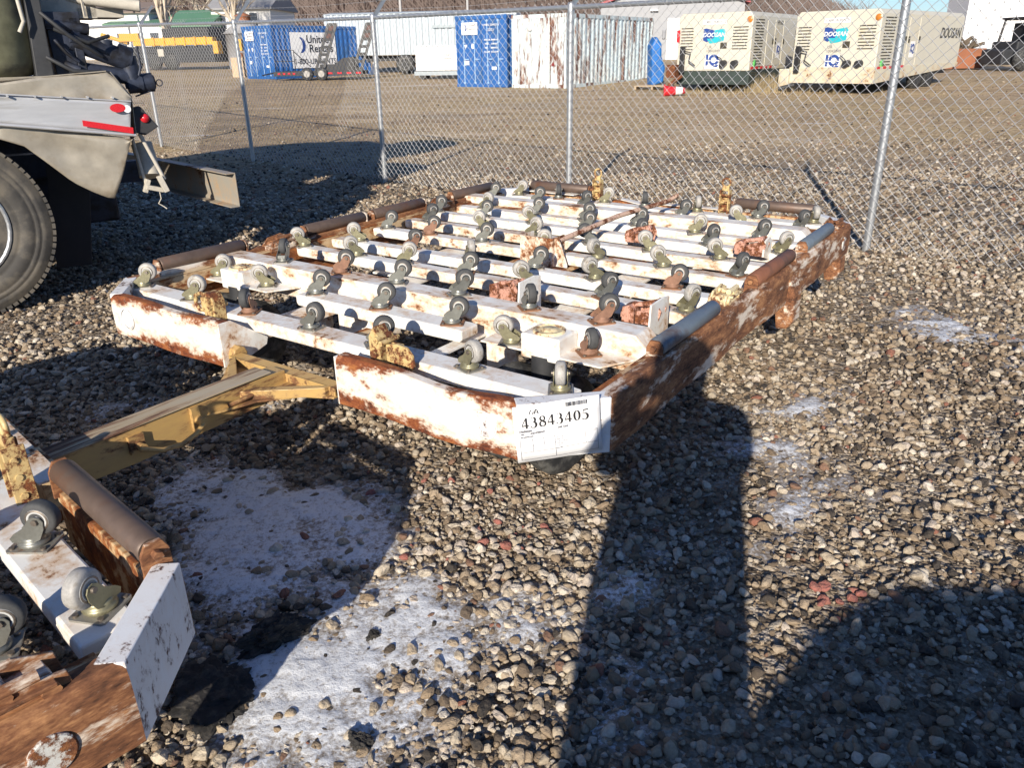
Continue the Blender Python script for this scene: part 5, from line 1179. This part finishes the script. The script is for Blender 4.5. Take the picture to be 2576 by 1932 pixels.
# left side: dump bed truck, boom, houses
M['yel'] = plain('construction yellow', (.68, .36, .035), .5, 0, .12, 1.2, 0, dirt=(.45, .25, .05), dirt_t=.6)
yt = thing('crane_truck', 'dark flatbed truck carrying a long yellow boom, far behind the fence at the left', 'truck', (-24.2, 53.4, gz(53)), R(-14))
b = MB(); b.box((3.9, 0, 1.62), (5.6, .45, .42)); b.box((.9, 0, 1.9), (1.4, .5, .45)); b.box((6.9, -.1, 1.25), (.35, .5, .7)); b.tube([(-1.2, 0, 2.1), (.6, 0, 1.6)], .12, 8)
b.build('boom', 'yel', yt, .02)
b = MB(); 
for k in range(7): b.box((1.9 + k * .72, -.26, 1.62), (.12, .06, .50))
b.build('boom_rib', 'yel', yt)
b = MB(); b.box((3.4, 1.0, .9), (6.4, 2.2, .95)); b.box((4.6, 1.2, 1.95), (3.2, 2.0, .85)); b.box((5.8, .5, .95), (2.2, .6, .5)); b.build('bed', 'dark', yt)
for x in (.9, 2.3, 3.5): MB().lathe([(.1, -.16), (.44, -.15), (.5, -.06), (.5, .12), (.1, .16)], (x, -.05, .5), 'Y', 22).build('wheel', 'black_rubber', yt)
MB().box((2.9, -.12, 1.0), (.42, .04, .42)).build('side_box', 'cement', yt)
ws = MB().box((0, 0, .45), (.62, .10, .9)).build('plywood_stack', plain('raw plywood', (.48, .36, .24), .8, 0, .12, 4.), None, 0, (-13.2, 41.4, gz(41.4)), R(-10)); tag(ws, 'tall pale plywood sheets standing on edge beside the left container', 'plywood')
yb = thing('lift_basket', 'small yellow lift part standing just left of the blue container doors', 'machine part', (-13.35, 42.6, gz(42.6)), R(-10)); MB().box((0, 0, 1.45), (.35, .3, .55)).build('basket', 'yel', yb, .03); MB().box((0, .1, .55), (.12, .12, 1.1)).build('mast', 'rust', yb)
def house(label, C, ang, W, D, Hh, rise, wall, roof, wins, name='house', nw=None):
    t = thing(name, label, 'building', (C[0], C[1], gz(min(C[1], 90))), ang)
    MB().ext([(0, 0, -1), (W, 0, -1), (W, 0, Hh), (0, 0, Hh)], (0, D, 0)).build('wall', wall, t)
    MB().ext([(-.3, -.4, Hh), (-.3, D / 2, Hh + rise), (-.3, D + .4, Hh), (-.3, D + .4, Hh - .15), (-.3, -.4, Hh - .15)], (W + .6, 0, 0)).build('roof', roof, t)
    for x, z, w_, h_ in wins:
        f = MB().box((x, -.04, z), (w_ + .16, .06, h_ + .16)).build('window', 'signwhite', t); MB().box((x, -.08, z), (w_, .03, h_)).build('pane', plain('dark window pane', (.06, .07, .09), .2), f)
    return t
M['green_roof'] = plain('green roof', (.10, .22, .14), .6, 0, .1, .5); M['grey_roof'] = plain('grey shingle roof', (.28, .28, .29), .9, 0, .1, .5); M['wwall'] = plain('white siding', (.74, .74, .72), .6, 0, .04, .5); M['bwall'] = plain('blue grey siding', (.10, .16, .28), .6, 0, .06, .5); M['brown_roof'] = plain('brown roof', (.22, .17, .14), .8, 0, .1)
house('long white building with a brown and pale green roof band at the far left', (-52, 84), R(2), 17, 9, 4.3, 1.1, 'wwall', 'brown_roof', [(2 + 2.2 * k, 1.4, 1.1, 1.3) for k in range(7)])
house('low grey building under a dark green roof, far left behind the crane truck', (-38.5, 83), R(0), 8, 8, 3.2, .7, 'wwall', 'green_roof', [(1.2 + 1.6 * k, 1.6, .8, 1.5) for k in range(4)])
house('blue house with a green roof edge, beside the white gable house', (-31.0, 78), R(-4), 4.2, 7, 2.9, 1.4, 'bwall', 'green_roof', [(1.2, 1.5, .7, 1.2), (3., 1.5, .7, 1.2)])
house('white two storey house with a grey roof and tall windows, far left', (-27.3, 80), R(-4), 5.6, 7, 4.3, 1.7, 'wwall', 'grey_roof', [(1. + 1.5 * k, 3.2, .7, 1.3) for k in range(3)] + [(1. + 1.5 * k, 1.2, .7, 1.3) for k in range(3)])
cup = thing('grain_bin_roof', 'small grey conical roof with a rusty cap above the left blue container', 'roof', (-16.0, 52.5, gz(52.5))); MB().lathe([(1.2, 0), (1.2, 2.0), (1.35, 2.0), (.4, 2.75), (.35, 2.75)], (0, 0, 0), 'Z', 16).build('bin', 'grey_roof', cup); MB().lathe([(.42, 2.75), (.42, 2.95), (.55, 3.0), (0, 3.2)], (0, 0, 0), 'Z', 12).build('cap', 'bin_rust', cup)
# poles and the bare tree
M['pole'] = plain('grey pole', (.42, .42, .42), .6, 0, .1)
for x, y, h_, lb in ((-7.3, 60, 9, 'thin pale utility pole rising behind the blue container with the sign'), (-2.9, 66, 8, 'thin pale pole rising behind the grey box trailer'), (13.5, 66, 9, 'thin wooden pole rising behind the left compressor'), (-38.2, 76, 9, 'pale lamp pole in front of the white building at the far left')):
    o = MB().tube([(0, 0, 0), (0, 0, h_)], .09, 8); o.box((.0, -.1, 3.6 if x < -30 else h_ - .6), (.3 if x < -30 else 1.6, .1, .5 if x < -30 else .1)); o = o.build('utility_pole', 'pole', None, 0, (x, y, gz(y))); tag(o, lb, 'pole')
M['sycamore'] = plain('pale bare bark', (.50, .43, .34), .8, 0, .25, 1.)
def bare_tree(C, h_, label, seed, spread=.5):
    t = thing('bare_tree', label, 'tree', (C[0], C[1], gz(min(C[1], 90)))); rt_ = random.Random(seed); tr_ = MB(); br = MB()
    def grow(p, d, L_, r_, lev, b):
        n = 4; pts = [p]; rs = [r_]
        for i in range(n):
            d = (d + Vector((rt_.gauss(0, .14), rt_.gauss(0, .14), rt_.gauss(.03, .08)))).normalized(); p = p + d * L_ / n; pts.append(p); rs.append(r_ * (1 - .5 * (i + 1) / n))
            if lev < 4 and i >= 1:
                for q in range(2 if lev < 3 else 3):
                    dd_ = (d + Vector((rt_.gauss(0, spread), rt_.gauss(0, spread), rt_.uniform(-.1, .5)))).normalized(); grow(p, dd_, L_ * rt_.uniform(.5, .75), rs[-1] * .6, lev + 1, br)
        b.tube(pts, rs, 5 if lev < 2 else 3)
    for k in range(2): grow(Vector((k * .4 - .2, 0, -.2)), Vector((rt_.uniform(-.3, .3), 0, 1)).normalized(), h_ * .5, .22, 0, tr_)
    tr_.build('trunk', 'sycamore', t); br.build('crown', 'sycamore', t)
bare_tree((-26.0, 66), 11, 'pale leafless tree with spreading branches behind the crane truck', 4); bare_tree((-21.5, 70), 10, 'pale leafless tree just left of the blue container with the sign', 9)
bare_tree((-33, 95), 12, 'leafless tree rising over the white gable house', 12)
# mounds of rubble near grey building, dead weeds under the compressors
wd_ = MB(); rw = random.Random(2)
for i in range(1500):
    if rw.random() < .7: x = rw.uniform(5.3, 9.9); y = rw.uniform(24.0, 27.2)
    else: x = rw.uniform(1.5, 12); y = rw.uniform(23.0, 31)
    if rw.random() < .5: x, y = 7.9 + rw.gauss(0, .35), 25.8 + rw.gauss(0, .4)
    h_ = rw.uniform(.10, .38) * (1.6 if abs(x - 7.9) < .6 and abs(y - 25.8) < .8 else .6); a = rw.uniform(0, 6.28); z = gz(y)
    wd_.add([(x, y, z - .01), (x + .02 * math.cos(a), y + .02 * math.sin(a), z - .01), (x + rw.gauss(0, .12), y + rw.gauss(0, .1), z + h_)], [(0, 1, 2)])
M['straw'] = plain('dead weeds', (.34, .27, .16), .9, 0, .3, 1.); tag(wd_.build('dead_weeds', 'straw'), 'tufts of straw coloured dead weeds growing round the compressors', 'weeds', kind='stuff')

# ---------------------------------------------------------------- photographer behind the camera (throws the tall shadow)
ph = thing('photographer', 'person standing behind the camera holding up a phone, seen only by the shadow', 'person', (-.10, -.34, 0), 0)
me_nodes = [((0, 0, .95), (.225, .16)), ((0, 0, 1.15), (.225, .15)), ((0, -.01, 1.38), (.23, .14)), ((0, 0, 1.50), (.07, .07)), ((0, .02, 1.57), (.11, .11)), ((0, .02, 1.68), (.125, .125)), ((0, .02, 1.76), (.08, .09)),
    ((-.20, 0, 1.41), (.075, .075)), ((-.27, .10, 1.18), (.06, .06)), ((-.12, .26, 1.38), (.045, .045)), ((.20, 0, 1.41), (.075, .075)), ((.27, .10, 1.18), (.06, .06)), ((.12, .26, 1.38), (.045, .045)),
    ((-.115, 0, .80), (.13, .13)), ((-.095, .01, .48), (.115, .10)), ((-.09, -.02, .08), (.115, .08)), ((-.10, .12, .04), (.045, .04)), ((.115, 0, .80), (.13, .13)), ((.095, .01, .48), (.115, .10)), ((.09, -.02, .08), (.115, .08)), ((.10, .12, .04), (.045, .04))]
me_edges = [(0, 1), (1, 2), (2, 3), (3, 4), (4, 5), (5, 6), (2, 7), (7, 8), (8, 9), (2, 10), (10, 11), (11, 12), (0, 13), (13, 14), (14, 15), (15, 16), (0, 17), (17, 18), (18, 19), (19, 20)]
M['coat'] = plain('dark winter clothing', (.03, .035, .05), .8)
mb_ = bpy.data.meshes.new('body'); mb_.from_pydata([n_[0] for n_ in me_nodes], me_edges, []); bo = put('body', mb_, ph); mb_.materials.append(M['coat'])
sk = bo.modifiers.new('skin', 'SKIN'); sk.use_smooth_shade = True
if not mb_.skin_vertices:
    bmx = bmesh.new(); bmx.from_mesh(mb_); lay = bmx.verts.layers.skin.verify(); bmx.to_mesh(mb_); bmx.free()
for i, n_ in enumerate(me_nodes): mb_.skin_vertices[0].data[i].radius = n_[1]
mb_.skin_vertices[0].data[0].use_root = True
sb_ = bo.modifiers.new('subdivision', 'SUBSURF'); sb_.levels = 2; sb_.render_levels = 2
M['skin'] = plain('skin', (.45, .28, .2), .55)
for s_ in (-1, 1):
    h_ = MB(); h_.tube([(s_ * .12, .26, 1.38), (s_ * .10, .285, 1.43), (s_ * .085, .30, 1.455)], [.036, .042, .028], 8)
    for k in range(4): h_.tube([(s_ * .082, .285 + k * .003, 1.445 + k * .0 + (k - 1.5) * .019), (s_ * .075, .315, 1.450 + (k - 1.5) * .019), (s_ * .055, .318, 1.452 + (k - 1.5) * .018)], [.009, .009, .006], 6)
    h_.tube([(s_ * .10, .275, 1.43), (s_ * .075, .272, 1.462), (s_ * .055, .272, 1.466)], [.011, .010, .008], 6); h_.build('hand', 'skin', ph)
phn = MB().box((0, 0, 0), (.15, .008, .075)).build('mobile_phone', 'black', None, .003, (-.10, -.045, 1.455)); tag(phn, 'black mobile phone held level in both hands by the photographer', 'phone')
# stand-in car added out of frame, its outline shaped to throw the rounded shadow
car = thing('stand_in_car', 'dark stand-in car for the unseen object that throws the rounded shadow', 'car', (0, -1.48, 0), 0)
M['car_paint'] = plain('dark car paint', (.03, .04, .06), .25, .3, .05); M['glass'] = plain('car glass', (.03, .035, .04), .06)
MB().xz([(-.62, .32), (-.62, .85), (-.52, .98), (2.3, 1.0), (3.3, .86), (3.45, .6), (3.4, .32)], -1.75, 0).build('body', 'car_paint', car, .06)
b = MB(); n0 = len(b.v); top = [(-.42, .99), (-.34, 1.10), (-.2, 1.23), (.0, 1.37), (.27, 1.45), (.7, 1.44), (1.3, 1.32), (2.0, .995)]
b.ext([(p[0], -.02 - (p[1] - .99) * .15, p[1]) for p in top], (0, -1.71 + 0, 0)); b.build('cabin', 'glass', car, .03)
MB().xz([(-.02, 1.372), (.27, 1.455), (.7, 1.445), (1.2, 1.345), (1.2, 1.33), (.0, 1.36)], -1.66, -.10).build('roof', 'car_paint', car, .01)
for x in (.15, 2.7):
    for y in (-.12, -1.62):
        o = MB().lathe([(.2, -.10), (.31, -.10), (.33, -.06), (.33, .06), (.31, .10), (.2, .10)], (0, 0, 0), 'Y', 28).build('wheel', 'black_rubber', car, 0, (x, y, .33)); MB().lathe([(0, -.06), (.2, -.09), (.2, .09), (0, .06)], (0, 0, 0), 'Y', 20).build('rim', 'galv', o)
for y in (-.25, -1.5): MB().box((-.625, y, .80), (.03, .25, .14)).build('tail_light', 'red_lens', car, .01); MB().box((3.43, y, .70), (.04, .3, .12)).build('headlight', 'signwhite', car, .01)
